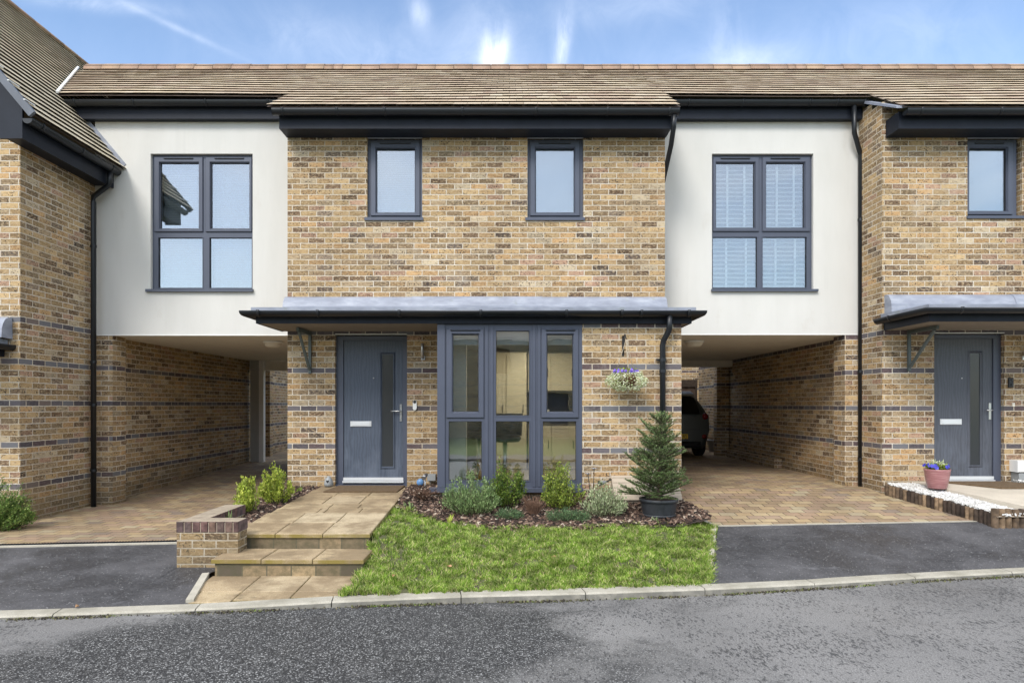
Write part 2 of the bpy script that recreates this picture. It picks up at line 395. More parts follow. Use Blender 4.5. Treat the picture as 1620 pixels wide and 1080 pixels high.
island('leaf_bright', [(0, (.20, .28, .03)), (.5, (.36, .45, .06)), (1, (.58, .60, .12))], .5, .25)
island('leaf_box', [(0, (.04, .085, .013)), (.5, (.10, .17, .025)), (1, (.28, .36, .06))], .45, .2)
island('leaf_box_light', [(0, (.11, .17, .025)), (.5, (.22, .30, .045)), (1, (.42, .47, .09))], .45, .2)
island('leaf_grey', [(0, (.09, .15, .05)), (.5, (.19, .29, .10)), (1, (.42, .54, .24))], .6, .2)
island('leaf_varieg', [(0, (.20, .26, .13)), (.5, (.36, .43, .22)), (1, (.62, .64, .42))], .6, .2)
island('leaf_juniper', [(0, (.055, .11, .05)), (.6, (.12, .20, .085)), (1, (.22, .31, .14))], .6, .15)
island('leaf_cypress', [(0, (.07, .14, .03)), (.6, (.15, .25, .05)), (1, (.36, .44, .12))], .6, .15)
island('needle', [(0, (.055, .10, .028)), (.5, (.12, .20, .06)), (.85, (.23, .33, .12)), (1, (.54, .60, .34))], .45, .12)
island('bark_chip', [(0, (.014, .010, .008)), (.35, (.040, .024, .018)), (.64, (.085, .050, .036)), (.82, (.16, .100, .070)), (.93, (.30, .21, .155)), (.98, (.46, .38, .30))], .85, 0, False)
island('gravel', [(0, (.40, .39, .37)), (.5, (.62, .61, .58)), (1, (.78, .77, .75))], .8, 0, False)
island('white_leaf', [(0, (.34, .42, .18)), (.4, (.55, .60, .34)), (1, (.80, .80, .66))], .6, .2, False)
island('purple_petal', [(0, (.10, .07, .42)), (.5, (.17, .10, .55)), (1, (.30, .20, .60))], .6, .1, False)
island('blue_petal', [(0, (.03, .03, .30)), (.6, (.06, .06, .50)), (1, (.14, .12, .62))], .6, .1, False)
island('flower_grey', [(0, (.30, .28, .29)), (1, (.55, .53, .54))], .5, 0, False)
island('log', [(0, (.030, .020, .015)), (.45, (.06, .042, .03)), (.7, (.17, .115, .07)), (1, (.26, .18, .11))], .9, 0, True)
island('dead_leaf', [(0, (.35, .13, .04)), (.5, (.42, .24, .12)), (1, (.5, .32, .2))], .8, 0, False)

def m_pot():
    m, t = new_mat('pink_glaze'); p = t.geo()
    w = t.noise(t.scalev(p, (2, 2, 30)), 3, 4, .6)
    c = t.ramp(w, [(.3, (.26, .105, .105)), (.55, (.36, .165, .165)), (.75, (.50, .30, .29))])
    t.out(c, .3, bump=w, bstr=.5, bdist=.006); M['pink_glaze'] = m
    m, t = new_mat('fence_wood'); uv = t.uv()
    n = t.noise(t.scalev(uv, (30, 1.5, 1)), 2, 4)
    t.out(t.ramp(n, [(.3, (.10, .065, .05)), (.7, (.19, .13, .10))]), .85); M['fence_wood'] = m
m_pot()

# ------------------------------------------------------------------ mesh builder
class MB:
    def __init__(s): s.v = []; s.f = []; s.uv = []; s.sm = []
    def face(s, pts, uvs=None, smooth=False):
        i = len(s.v); s.v += [tuple(p) for p in pts]; s.f.append(tuple(range(i, i + len(pts))))
        if uvs is None:
            a = Vector(pts[1]) - Vector(pts[0]); b = Vector(pts[-1]) - Vector(pts[0]); n = a.cross(b)
            if len(pts) > 3 and n.length < 1e-12: n = (Vector(pts[2]) - Vector(pts[0])).cross(b)
            ax, ay, az = abs(n.x), abs(n.y), abs(n.z)
            if az >= ax and az >= ay: uvs = [(p[0], p[1]) for p in pts]
            elif ay >= ax: uvs = [(p[0], p[2]) for p in pts]
            else: uvs = [(p[1] + .1125, p[2]) for p in pts]
        s.uv += uvs; s.sm.append(smooth); return s
    def box(s, x0, x1, y0, y1, z0, z1, skip=''):
        if x0 > x1: x0, x1 = x1, x0
        if y0 > y1: y0, y1 = y1, y0
        if z0 > z1: z0, z1 = z1, z0
        P = lambda *a: a
        if 'f' not in skip: s.face([P(x0, y0, z0), P(x1, y0, z0), P(x1, y0, z1), P(x0, y0, z1)])
        if 'b' not in skip: s.face([P(x1, y1, z0), P(x0, y1, z0), P(x0, y1, z1), P(x1, y1, z1)])
        if 'l' not in skip: s.face([P(x0, y1, z0), P(x0, y0, z0), P(x0, y0, z1), P(x0, y1, z1)])
        if 'r' not in skip: s.face([P(x1, y0, z0), P(x1, y1, z0), P(x1, y1, z1), P(x1, y0, z1)])
        if 't' not in skip: s.face([P(x0, y0, z1), P(x1, y0, z1), P(x1, y1, z1), P(x0, y1, z1)])
        if 'u' not in skip: s.face([P(x0, y1, z0), P(x1, y1, z0), P(x1, y0, z0), P(x0, y0, z0)])
        return s
    def hexa(s, a, b):   # a: 4 bottom pts (ccw from above), b: 4 top pts
        s.face([a[0], a[1], b[1], b[0]]); s.face([a[1], a[2], b[2], b[1]]); s.face([a[2], a[3], b[3], b[2]]); s.face([a[3], a[0], b[0], b[3]])
        s.face(list(b)); s.face([a[3], a[2], a[1], a[0]]); return s
    def bbox(s, x0, x1, y0, y1, z0, z1, b=.004):
        # box with chamfered front edges (front = low y)
        if x0 > x1: x0, x1 = x1, x0
        if z0 > z1: z0, z1 = z1, z0
        yb = y0 + b
        A = [(x0 + b, y0, z0 + b), (x1 - b, y0, z0 + b), (x1 - b, y0, z1 - b), (x0 + b, y0, z1 - b)]
        B = [(x0, yb, z0), (x1, yb, z0), (x1, yb, z1), (x0, yb, z1)]
        s.face(A)
        for i in range(4): j = (i + 1) % 4; s.face([B[i], B[j], A[j], A[i]])
        s.box(x0, x1, yb, y1, z0, z1, skip='f'); return s
    def wall(s, x0, x1, z0, z1, y, th, ops=(), axis='y', ends=True):
        # wall in a plane facing -Y (axis y) with rectangular openings (x0,x1,z0,z1)
        xs = sorted(set([x0, x1] + [o[0] for o in ops] + [o[1] for o in ops])); zs = sorted(set([z0, z1] + [o[2] for o in ops] + [o[3] for o in ops]))
        xs = [x for x in xs if x0 <= x <= x1]; zs = [z for z in zs if z0 <= z <= z1]
        inside = lambda cx, cz: any(o[0] < cx < o[1] and o[2] < cz < o[3] for o in ops)
        P = (lambda x, y_, z: (x, y_, z)) if axis == 'y' else (lambda x, y_, z: (y_, x, z))
        for i in range(len(xs) - 1):
            for k in range(len(zs) - 1):
                a, b, c, d = xs[i], xs[i + 1], zs[k], zs[k + 1]
                if inside((a + b) / 2, (c + d) / 2): continue
                s.face([P(a, y, c), P(b, y, c), P(b, y, d), P(a, y, d)]); s.face([P(b, y + th, c), P(a, y + th, c), P(a, y + th, d), P(b, y + th, d)])
        for o in ops:
            a, b, c, d = max(o[0], x0), min(o[1], x1), max(o[2], z0), min(o[3], z1)
            if o[0] > x0: s.face([P(a, y, c), P(a, y, d), P(a, y + th, d), P(a, y + th, c)])
            if o[1] < x1: s.face([P(b, y, d), P(b, y, c), P(b, y + th, c), P(b, y + th, d)])
            if o[3] < z1: s.face([P(a, y, d), P(b, y, d), P(b, y + th, d), P(a, y + th, d)])
            if o[2] > z0: s.face([P(b, y, c), P(a, y, c), P(a, y + th, c), P(b, y + th, c)])
        if ends:
            s.face([P(x0, y + th, z0), P(x0, y, z0), P(x0, y, z1), P(x0, y + th, z1)]); s.face([P(x1, y, z0), P(x1, y + th, z0), P(x1, y + th, z1), P(x1, y, z1)])
            s.face([P(x0, y, z1), P(x1, y, z1), P(x1, y + th, z1), P(x0, y + th, z1)])
        return s
    def sweep(s, path, prof, up=(0, 0, 1), cap=True, smooth=True):
        # prof: list of (side, up) offsets; mitred sweep
        path = [Vector(p) for p in path]; n = len(path); rings = []
        up = Vector(up)
        for i, p in enumerate(path):
            d0 = (path[i] - path[i - 1]).normalized() if i > 0 else None
            d1 = (path[i + 1] - path[i]).normalized() if i < n - 1 else None
            d = d0 if d1 is None else d1 if d0 is None else (d0 + d1).normalized()
            u = up if abs(d.dot(up)) < .95 else Vector((0, 1, 0))
            side = d.cross(u).normalized(); uu = side.cross(d).normalized()
            k = 1.0
            if d0 is not None and d1 is not None:
                c = d.dot(d1); k = 1 / max(c, .3)
                # stretch only in the bend plane
                bend = (d1 - d0)
                if bend.length > 1e-6:
                    bd = bend.normalized()
                    ring = []
                    for (a, b) in prof:
                        off = side * a + uu * b; off += bd * off.dot(bd) * (k - 1); ring.append(p + off)
                    rings.append(ring); continue
            rings.append([p + side * a + uu * b for (a, b) in prof])
        base = len(s.v); m = len(prof)
        for r in rings: s.v += [tuple(q) for q in r]
        L = 0
        for i in range(n - 1):
            L2 = L + (path[i + 1] - path[i]).length
            for j in range(m):
                k = (j + 1) % m
                s.f.append((base + i * m + j, base + i * m + k, base + (i + 1) * m + k, base + (i + 1) * m + j))
                s.uv += [(L, j * .02), (L, k * .02), (L2, k * .02), (L2, j * .02)]; s.sm.append(smooth)
            L = L2
        if cap:
            s.f.append(tuple(base + j for j in range(m))[::-1]); s.uv += [(0, 0)] * m; s.sm.append(False)
            s.f.append(tuple(base + (n - 1) * m + j for j in range(m))); s.uv += [(0, 0)] * m; s.sm.append(False)
        return s
    def tube(s, path, r, seg=10, cap=True):
        if isinstance(r, (int, float)):
            return s.sweep(path, [(r * math.cos(2 * PI * i / seg), r * math.sin(2 * PI * i / seg)) for i in range(seg)], cap=cap)
        path = [Vector(p) for p in path]; base = len(s.v)
        for i, p in enumerate(path):
            d = (path[min(i + 1, len(path) - 1)] - path[max(i - 1, 0)]).normalized()
            u = Vector((0, 0, 1)) if abs(d.z) < .9 else Vector((0, 1, 0))
            a = d.cross(u).normalized(); b = a.cross(d)
            for j in range(seg):
                t = 2 * PI * j / seg; s.v.append(tuple(p + (a * math.cos(t) + b * math.sin(t)) * r[i]))
        for i in range(len(path) - 1):
            for j in range(seg):
                k = (j + 1) % seg
                s.f.append((base + i * seg + j, base + i * seg + k, base + (i + 1) * seg + k, base + (i + 1) * seg + j)); s.uv += [(0, 0)] * 4; s.sm.append(True)
        return s
    def lathe(s, c, prof, seg=24, axis='z', smooth=True, jit=0):
        base = len(s.v); m = len(prof)
        for j in range(seg):
            t = 2 * PI * j / seg
            for (r, h) in prof:
                r2 = r * (1 + jit * math.sin(t * seg / 2))
                if axis == 'z': s.v.append((c[0] + r2 * math.cos(t), c[1] + r2 * math.sin(t), c[2] + h))
                elif axis == 'y': s.v.append((c[0] + r2 * math.cos(t), c[1] + h, c[2] + r2 * math.sin(t)))
                else: s.v.append((c[0] + h, c[1] + r2 * math.cos(t), c[2] + r2 * math.sin(t)))
        for j in range(seg):
            k = (j + 1) % seg
            for i in range(m - 1):
                s.f.append((base + j * m + i, base + k * m + i, base + k * m + i + 1, base + j * m + i + 1))
                s.uv += [(j * .05, i * .05), (j * .05 + .05, i * .05), (j * .05 + .05, i * .05 + .05), (j * .05, i * .05 + .05)]; s.sm.append(smooth)
        return s
    def prism(s, pts, y0, y1):   # pts (x,z) outline counter-clockwise seen from -Y
        n = len(pts)
        s.face([(x, y0, z) for x, z in pts]); s.face([(x, y1, z) for x, z in pts][::-1])
        for i in range(n):
            j = (i + 1) % n
            s.face([(pts[i][0], y1, pts[i][1]), (pts[j][0], y1, pts[j][1]), (pts[j][0], y0, pts[j][1]), (pts[i][0], y0, pts[i][1])])
        return s
    def add(s, o):
        b = len(s.v); s.v += o.v; s.f += [tuple(i + b for i in f) for f in o.f]; s.uv += o.uv; s.sm += o.sm; return s
    def build(s, name, mat, parent=None, origin=None):
        me = bpy.data.meshes.new(name)
        if parent is not None:
            og = Vector(parent['_o']) if '_o' in parent else Vector((0, 0, 0))
        else: og = Vector(origin) if origin is not None else Vector((0, 0, 0))
        vs = [(v[0] - og.x, v[1] - og.y, v[2] - og.z) for v in s.v]
        me.from_pydata(vs, [], s.f)
        ul = me.uv_layers.new(name='UVMap'); ul.data.foreach_set('uv', [c for u in s.uv for c in u])
        me.polygons.foreach_set('use_smooth', s.sm)
        me.materials.append(M[mat] if isinstance(mat, str) else mat); me.update()
        o = bpy.data.objects.new(name, me); COL.objects.link(o)
        if parent is not None: o.parent = parent; o['_o'] = list(og)
        else: o.location = (og.x, og.y, og.z + ZO); o['_o'] = list(og)
        return o

def np_mesh(name, verts, faces_n, mat, parent=None, origin=(0, 0, 0), smooth=False):
    """verts: (N,k,3) array of N separate polygons with k corners"""
    N, k, _ = verts.shape
    og = np.array(parent['_o']) if parent is not None else np.array(origin)
    me = bpy.data.meshes.new(name)
    v = (verts.reshape(-1, 3) - og).astype(np.float32)
    me.vertices.add(len(v)); me.vertices.foreach_set('co', v.ravel())
    fl = faces_n(N, k); nf, fk = fl.shape
    me.loops.add(nf * fk); me.loops.foreach_set('vertex_index', fl.ravel().astype(np.int32))
    me.polygons.add(nf); me.polygons.foreach_set('loop_start', np.arange(nf, dtype=np.int32) * fk)
    me.polygons.foreach_set('loop_total', np.full(nf, fk, dtype=np.int32))
    me.update(calc_edges=True); me.validate()
    me.materials.append(M[mat])
    o = bpy.data.objects.new(name, me); COL.objects.link(o)
    if parent is not None: o.parent = parent; o['_o'] = list(map(float, og))
    else: o.location = (og[0], og[1], og[2] + ZO); o['_o'] = list(map(float, og))
    return o
def poly_faces(N, k): return np.arange(N * k).reshape(N, k)

def empty(name, loc):
    o = bpy.data.objects.new(name, None); COL.objects.link(o); o.location = (loc[0], loc[1], loc[2] + ZO); o['_o'] = list(map(float, loc)); return o
def tag(o, label=None, cat=None, group=None, kind=None):
    if label: o['label'] = label
    if cat: o['category'] = cat
    if group: o['group'] = group
    if kind: o['kind'] = kind
    return o
def structure(o): o['kind'] = 'structure'; return o

# ------------------------------------------------------------------ levels
ROAD = -1.64
DW, DB, DL = 9.0, 8.14, 9.61     # main wall, bay front, rendered link wall
XL, XR = -3.08, 2.158            # middle house
XH, XN = -6.14, 5.172            # left house side, right house side
KP = [(-12, 4.45), (-6, 4.75), (-3.89, 4.95), (-2.33, 5.13), (-1.26, 5.27), (-.40, 5.36), (.63, 5.445), (1.68, 5.57), (2.84, 5.80), (4.06, 6.07), (4.93, 6.21), (7, 6.5), (12, 7.0)]
def interp(tab, x):
    if x <= tab[0][0]: return tab[0][1]
    for (a, b), (c, d) in zip(tab, tab[1:]):
        if x <= c: return b + (d - b) * (x - a) / (c - a)
    return tab[-1][1]
def kerb_y(x): return interp(KP, x)
def kerb_h(x): return interp([(-2.6, .028), (-.9, .062), (1.9, .062), (3.0, .045), (6, .045)], x)
def G(d): return -1.57 + .154 * (d - 5.55)                 # lawn and bed slope
def PTH(d): return -1.27 + .0605 * (d - 6.42)              # entrance path
def RD(d): return -1.2 - .115 * max(0, 9.3 - d)            # right drive
def LD(d): return -1.48 + max(0, (d - 9.9)) * .031 if d > 6.8 else -1.48 - (6.8 - d) * .065

# ------------------------------------------------------------------ setting: ground sheets
g = MB(); g.face([(-300, -300, -1.78), (300, -300, -1.78), (300, 300, -1.78), (-300, 300, -1.78)]); structure(g.build('ground', 'grass_far'))
g = MB(); g.box(-60, 60, -2.2, 8.0, -1.76, ROAD); structure(g.build('road', 'road'))
g = MB(); g.box(-60, 60, -2.35, -2.2, -1.76, -1.56); g.box(-60, 60, -4.0, -2.35, -1.76, -1.57); structure(g.build('opposite_pavement', 'drive_asphalt'))
g = MB()   # kerb stones
xs = np.arange(-11.84, 11.6, 1.04)
for a, b in zip(xs, xs[1:]):
    a2, b2 = a + .004, b - .004
    pts = []
    for n in range(2):
        q = MB()
    A = [(a2, kerb_y(a2), -1.75), (b2, kerb_y(b2), -1.75), (b2 - .02, kerb_y(b2) + .14, -1.75), (a2 - .02, kerb_y(a2) + .14, -1.75)]
    za, zb = ROAD + kerb_h(a2), ROAD + kerb_h(b2)
    # chamfered front arris
    mid = [(a2, kerb_y(a2), za - .014), (b2, kerb_y(b2), zb - .014), A[2][:2] + (zb,), A[3][:2] + (za,)]
    top = [(a2, kerb_y(a2) + .014, za), (b2, kerb_y(b2) + .014, zb), A[2][:2] + (zb + .002,), A[3][:2] + (za + .002,)]
    g.hexa(A, mid)
    i0 = len(g.v)
    g.v += mid + top
    for f_ in [(0, 1, 5, 4), (1, 2, 6, 5), (2, 3, 7, 6), (3, 0, 4, 7), (4, 5, 6, 7)]:
        g.f.append(tuple(i0 + k for k in f_)); g.uv += [(0, 0)] * 4; g.sm.append(False)
structure(g.build('kerb', 'kerb_stone'))
# weld the two kerb hulls so that a stone is one island
def sheet(name, rows, mat, sub=1):
    """rows of points (x,y,z), all the same length"""
    g = MB()
    for r0, r1 in zip(rows, rows[1:]):
        for i in range(len(r0) - 1): g.face([r0[i], r0[i + 1], r1[i + 1], r1[i]])
    return g
def strip(name, x0f, x1f, ys, zf, mat, nx=1):
    g = MB()
    for y0, y1 in zip(ys, ys[1:]):
        for k in range(nx):
            a0 = x0f(y0) + (x1f(y0) - x0f(y0)) * k / nx; b0 = x0f(y0) + (x1f(y0) - x0f(y0)) * (k + 1) / nx
            a1 = x0f(y1) + (x1f(y1) - x0f(y1)) * k / nx; b1 = x0f(y1) + (x1f(y1) - x0f(y1)) * (k + 1) / nx
            g.face([(a0, y0, zf(y0)), (b0, y0, zf(y0)), (b1, y1, zf(y1)), (a1, y1, zf(y1))])
    return g
# left tarmac: from kerb back edge to drain
g = MB(); n = 30; xs = np.linspace(-12, -3.16, n)
def drain_y(x): return 6.97 + (x + 3.57) * .106
for a, b in zip(xs, xs[1:]):
    za, zb = ROAD + kerb_h(a) + .001, ROAD + kerb_h(b) + .001
    ya, yb = kerb_y(a) + .13, kerb_y(b) + .13
    da, db = drain_y(a), drain_y(b)
    g.face([(a, ya, za), (b, yb, zb), (b, db, -1.482), (a, da, -1.482)])
g.face([(-3.16, kerb_y(-3.16) + .13, ROAD + .029), (-2.60, kerb_y(-2.6) + .13, ROAD + .029), (-2.83, 5.98, -1.556), (-3.16, 6.17, -1.543)]); g.face([(-2.83, 5.98, -1.556), (-2.77, 5.98, -1.556), (-2.72, 6.17, -1.543), (-3.16, 6.17, -1.543)])
g.face([(-3.16, 6.17, -1.543), (-3.1, 6.17, -1.543), (-3.1, 7.0, -1.482), (-3.16, 7.02, -1.482)])
structure(g.build('tarmac_drive_left', 'drive_asphalt'))
# left block paving
g = MB()
for y0, y1 in zip([6.0, 7, 9.9, 15.2], [7, 9.9, 15.2, 30]):
    for a, b in zip(np.linspace(-12, XL + .2, 8), np.linspace(-12, XL + .2, 8)[1:]):
        q0 = max(y0, drain_y(a) + .1) if y0 < 7 else y0; q0b = max(y0, drain_y(b) + .1) if y0 < 7 else y0
        if q0 >= y1 and q0b >= y1: continue
        g.face([(a, q0, LD(max(q0, 6.9))), (b, q0b, LD(max(q0b, 6.9))), (b, y1, LD(y1)), (a, y1, LD(y1))])
structure(g.build('block_drive_left', 'block_paving'))
# drain channel with white edging
g = MB(); e = MB()
g.hexa([(-12, drain_y(-12), -1.6), (-3.15, drain_y(-3.15), -1.6), (-3.15, drain_y(-3.15) + .1, -1.6), (-12, drain_y(-12) + .1, -1.6)],
       [(-12, drain_y(-12), -1.474), (-3.15, drain_y(-3.15), -1.474), (-3.15, drain_y(-3.15) + .1, -1.474), (-12, drain_y(-12) + .1, -1.474)])
dr = g.build('drain_channel', 'black_plastic', origin=(-6, 6.7, -1.48)); tag(dr, 'black slotted drain channel laid across the left drive in front of the block paving', 'drain')
sl = MB()
x = -6.6
while x < -3.2:
    sl.box(x, x + .012, drain_y(x) + .012, drain_y(x) + .088, -1.474, -1.468); x += .03
sl.build('grating', 'fascia', dr)
e.hexa([(-12, drain_y(-12) - .05, -1.6), (-3.15, drain_y(-3.15) - .05, -1.6), (-3.15, drain_y(-3.15) - .003, -1.6), (-12, drain_y(-12) - .003, -1.6)],
       [(-12, drain_y(-12) - .05, -1.472), (-3.15, drain_y(-3.15) - .05, -1.472), (-3.15, drain_y(-3.15) - .003, -1.47), (-12, drain_y(-12) - .003, -1.47)])
structure(e.build('edging_strip', 'concrete_edge'))
# right drive
def edge_x(d):  # white edging between lawn and drive
    return interp([(5.7, 1.76), (5.9, 1.79), (7.5, 2.36), (8.14, 2.17), (9, 2.17)], d)
def bl_y(x): return 7.50 + (x - 2.4) * .06
g = MB(); xs = np.linspace(0, 1, 16)
ys = np.linspace(0, 1, 8)
def rp(u, v):
    # u along x from lawn edge to far right, v from kerb to the block line
    xk = 1.78 + (12 - 1.78) * u; xb = 2.36 + (12 - 2.36) * u
    yk = kerb_y(xk) + .13; yb = bl_y(xb)
    x_ = xk + (xb - xk) * v; y_ = yk + (yb - yk) * v
    zk = ROAD + kerb_h(xk) + .001; zb = RD(yb)
    return (x_, y_, zk + (zb - zk) * v)
for u0, u1 in zip(xs, xs[1:]):
    for v0, v1 in zip(ys, ys[1:]): g.face([rp(u0, v0), rp(u1, v0), rp(u1, v1), rp(u0, v1)])
structure(g.build('tarmac_drive_right', 'drive_asphalt'))
g = MB()
for x0, x1 in zip(np.linspace(2.0, 5.9, 9), np.linspace(2.0, 5.9, 9)[1:]):
    g.face([(x0, bl_y(x0) + .04, RD(bl_y(x0) + .04)), (x1, bl_y(x1) + .04, RD(bl_y(x1) + .04)), (x1, 9.3, -1.2), (x0, 9.3, -1.2)])
g.face([(2.0, 9.3, -1.2), (5.9, 9.3, -1.2), (5.9, 30, -1.2), (2.0, 30, -1.2)])
structure(g.build('block_drive_right', 'block_paving'))
g = MB()
def edge_run(pts, w, h, seg=.6):
    for (a, b) in zip(pts, pts[1:]):
        a, b = Vector(a), Vector(b); L = (b - a).length; n = max(1, round(L / seg)); d = (b - a).normalized(); s = d.cross(Vector((0, 0, 1))).normalized() * w / 2
        for i in range(n):
            p = a + (b - a) * (i / n) + d * .003; q = a + (b - a) * ((i + 1) / n) - d * .003
            g.hexa([p + s - Vector((0, 0, .15)), q + s - Vector((0, 0, .15)), q - s - Vector((0, 0, .15)), p - s - Vector((0, 0, .15))],
                   [p + s + Vector((0, 0, h)), q + s + Vector((0, 0, h)), q - s + Vector((0, 0, h)), p - s + Vector((0, 0, h))])
edge_run([(1.79, 5.83, RD(5.83)), (2.36, 7.48, RD(7.5))], .055, .022)
edge_run([(2.36, 7.50, RD(7.5)), (2.185, 8.12, RD(8.12))], .05, .02)
edge_run([(2.40, bl_y(2.4) + .02, RD(bl_y(2.4))), (5.62, bl_y(5.62) + .02, RD(bl_y(5.62))), (9, bl_y(9), RD(bl_y(9)))], .04, .008)
edge_run([(-2.60, 5.27, -1.595), (-2.80, 5.98, -1.56)], .06, .014, .9)
structure(g.build('edging_stones', 'concrete_edge'))

# ------------------------------------------------------------------ path, steps
slabs = MB(); ris = MB(); bedp = MB()
def slab(g, x0, x1, y0, y1, zf, th=.04):
    j = .004; x0 += j; x1 -= j; y0 += j; y1 -= j
    dz = random.uniform(-.002, .002); b = .006
    lo = [(x0, y0, zf(y0) - th + dz), (x1, y0, zf(y0) - th + dz), (x1, y1, zf(y1) - th + dz), (x0, y1, zf(y1) - th + dz)]
    hi = [(x0, y0, zf(y0) + dz - b), (x1, y0, zf(y0) + dz - b), (x1, y1, zf(y1) + dz - b), (x0, y1, zf(y1) + dz - b)]
    tp = [(x0 + b, y0 + b, zf(y0) + dz), (x1 - b, y0 + b, zf(y0) + dz), (x1 - b, y1 - b, zf(y1) + dz), (x0 + b, y1 - b, zf(y1) + dz)]
    i0 = len(g.v); g.v += lo + hi + tp
    for k in range(4):
        m = (k + 1) % 4
        for q in (0, 4):
            g.f.append((i0 + q + k, i0 + q + m, i0 + q + 4 + m, i0 + q + 4 + k)); g.uv += [(0, 0)] * 4; g.sm.append(False)
    g.f.append((i0 + 8, i0 + 9, i0 + 10, i0 + 11)); g.uv += [(0, 0)] * 4; g.sm.append(False)
# upper path: 3 columns
cx = [-2.77, -2.315, -1.845, -1.375]
rowsy = [6.40, 6.86, 7.32, 7.56, 7.80, 8.26, 8.72, 8.93]
for r, (y0, y1) in enumerate(zip(rowsy, rowsy[1:])):
    off = .0
    sh = (y0 - 6.4) * .075
    c_ = [c + (sh if i == 0 else sh * .6 if i == 1 else sh * .3 if i == 2 else 0.02 if r > 4 else 0) for i, c in enumerate(cx)]
    if r == 2:
        c_ = [c_[0], c_[0] + .52, c_[0] + .60, c_[2] + .12, c_[3]]
    if r == 3: c_ = [c_[0], c_[1] + .15, c_[2] + .05, c_[3]]
    for a, b in zip(c_, c_[1:]): slab(slabs, a, b, y0, y1, PTH)
for a, b in zip([-2.73, -2.27, -1.80], [-2.27, -1.80, -1.33]): slab(slabs, a, b, 5.92, 6.37, lambda y: -1.41)
for y0, y1 in ((5.20, 5.53), (5.53, 5.96)):
    for a, b in zip([-2.73, -2.28, -1.82], [-2.28, -1.82, -1.36]):
        x_ = a + (0.10 if (a < -2.7 and y0 < 5.5) else 0)
        slab(slabs, x_, b, max(y0, kerb_y(b) + .13), y1, lambda y: -1.606 + (y - 5.2) * .05)
structure(slabs.build('path', 'path_slab'))
ris.box(-2.745, -1.39, 6.425, 6.6, -1.45, -1.312); ris.box(-2.70, -1.345, 5.945, 6.42, -1.62, -1.452)
ris.box(-2.75, -1.39, 6.6, 8.93, -1.5, -1.325)
structure(ris.build('step_riser', 'step_riser'))
bedp.face([(-2.77, 6.46, PTH(6.45) - .02), (-1.39, 6.46, PTH(6.45) - .02), (-1.39, 8.98, PTH(8.98) - .02), (-2.6, 8.98, PTH(8.98) - .02)])
bedp.face([(-2.72, 5.26, -1.622), (-1.38, 5.38, -1.622), (-1.38, 5.95, -1.60), (-2.74, 5.95, -1.60)])
structure(bedp.build('path_mortar', 'soil'))
# low planter wall, brick with brick-on-edge coping
pw = empty('planter_wall', (-3.0, 6.3, -1.55)); tag(pw, 'low brick planter wall with brick-on-edge top beside the entrance steps', 'wall')
w = MB(); w.box(-3.16, -2.58, 6.16, 6.375, -1.62, -1.213); w.box(-3.16, -2.945, 6.378, 7.22, -1.62, -1.213); w.build('wall', 'brick', pw)
cp = MB(); x = -3.165
island('coping_brick', [(0, (.10, .06, .055)), (.4, (.15, .085, .075)), (.7, (.12, .09, .09)), (1, (.20, .12, .08))], .9)
mor = MB(); mor.box(-3.158, -2.59, 6.165, 6.372, -1.212, -1.118); mor.box(-3.158, -2.95, 6.374, 7.215, -1.212, -1.118); mor.build('mortar', 'stone_buff', pw)
i = 0
while x < -2.60:
    ww = .068; cp.bbox(x, min(x + ww, -2.575), 6.155, 6.38, -1.21, -1.112, .005); x += .0775
y = 6.39
cop2 = MB()
while y < 7.2:
    cop2.box(-3.165, -2.943, y, y + .068, -1.21, -1.112); y += .0775
cp.add(cop2); cp.build('coping', 'coping_brick', pw)
tb = MB()
tb.face([(-3.16, 6.158, -1.110), (-2.58, 6.158, -1.110), (-2.58, 6.378, -1.110), (-3.16, 6.378, -1.110)]); tb.face([(-3.16, 6.385, -1.110), (-2.948, 6.385, -1.110), (-2.948, 7.215, -1.110), (-3.16, 7.215, -1.110)])
simple('coping_mortar', (.33, .27, .20), .9, var=.3, sc=14, bump=.5); tb.build('coping_top', 'coping_mortar', pw)


# ------------------------------------------------------------------ lawn, beds
def bed_edge(x): return interp([(-1.36, 7.72), (-1.2, 7.60), (-.9, 7.30), (-.60, 7.10), (0, 6.98), (.65, 6.98), (1.2, 7.06), (1.7, 7.16), (2.1, 7.32), (2.4, 7.45)], x) + .030 * math.sin(x * 6.3) + .018 * math.sin(x * 15 + 1)
def lawn_l(y): return interp([(5.3, -1.37), (5.95, -1.335), (6.4, -1.37), (9, -1.37)], y)
def lz(x, y):
    yk = kerb_y(x) + .13; z0 = ROAD + kerb_h(x) - .004
    t = min(1, max(0, (y - yk) / .5))
    z = z0 * (1 - t) + G(y) * t
    if y > 5.6: # blend down to the drive level at the right
        e = edge_x(y); k = min(1, max(0, (e - x) / .6)); z = z * k + (RD(y) + .012) * (1 - k)
    # small hummocks
    z += .008 * math.sin(x * 5.1 + y * 3) * math.sin(y * 6.3 + x)
    tg = interp([(5.4, -1.575), (5.95, -1.525), (6.25, -1.45), (6.5, -1.32), (7.0, PTH(7) - .055), (9, PTH(9) - .055)], y)
    k = min(1, max(0, (-.92 - x) / .38)); k = k * k * (3 - 2 * k)
    z = z * (1 - k) + max(z, tg) * k
    return z
g = MB(); NX, NY = 60, 26
def lp(u, v, ext=0):
    x = -1.37 + u * (2.42 + 1.37)
    y0 = kerb_y(x) + .13; y1 = bed_edge(x) + .06
    y = y0 + (y1 - y0) * v
    xl, xr = lawn_l(y), edge_x(y) - .02
    x = xl + (xr - xl) * u
    y0 = kerb_y(x) + .13; y1 = bed_edge(x) + .06; y = y0 + (y1 - y0) * v
    return (x, y, lz(x, y))
for i in range(NX):
    for j in range(NY): g.face([lp(i / NX, j / NY), lp((i + 1) / NX, j / NY), lp((i + 1) / NX, (j + 1) / NY), lp(i / NX, (j + 1) / NY)])
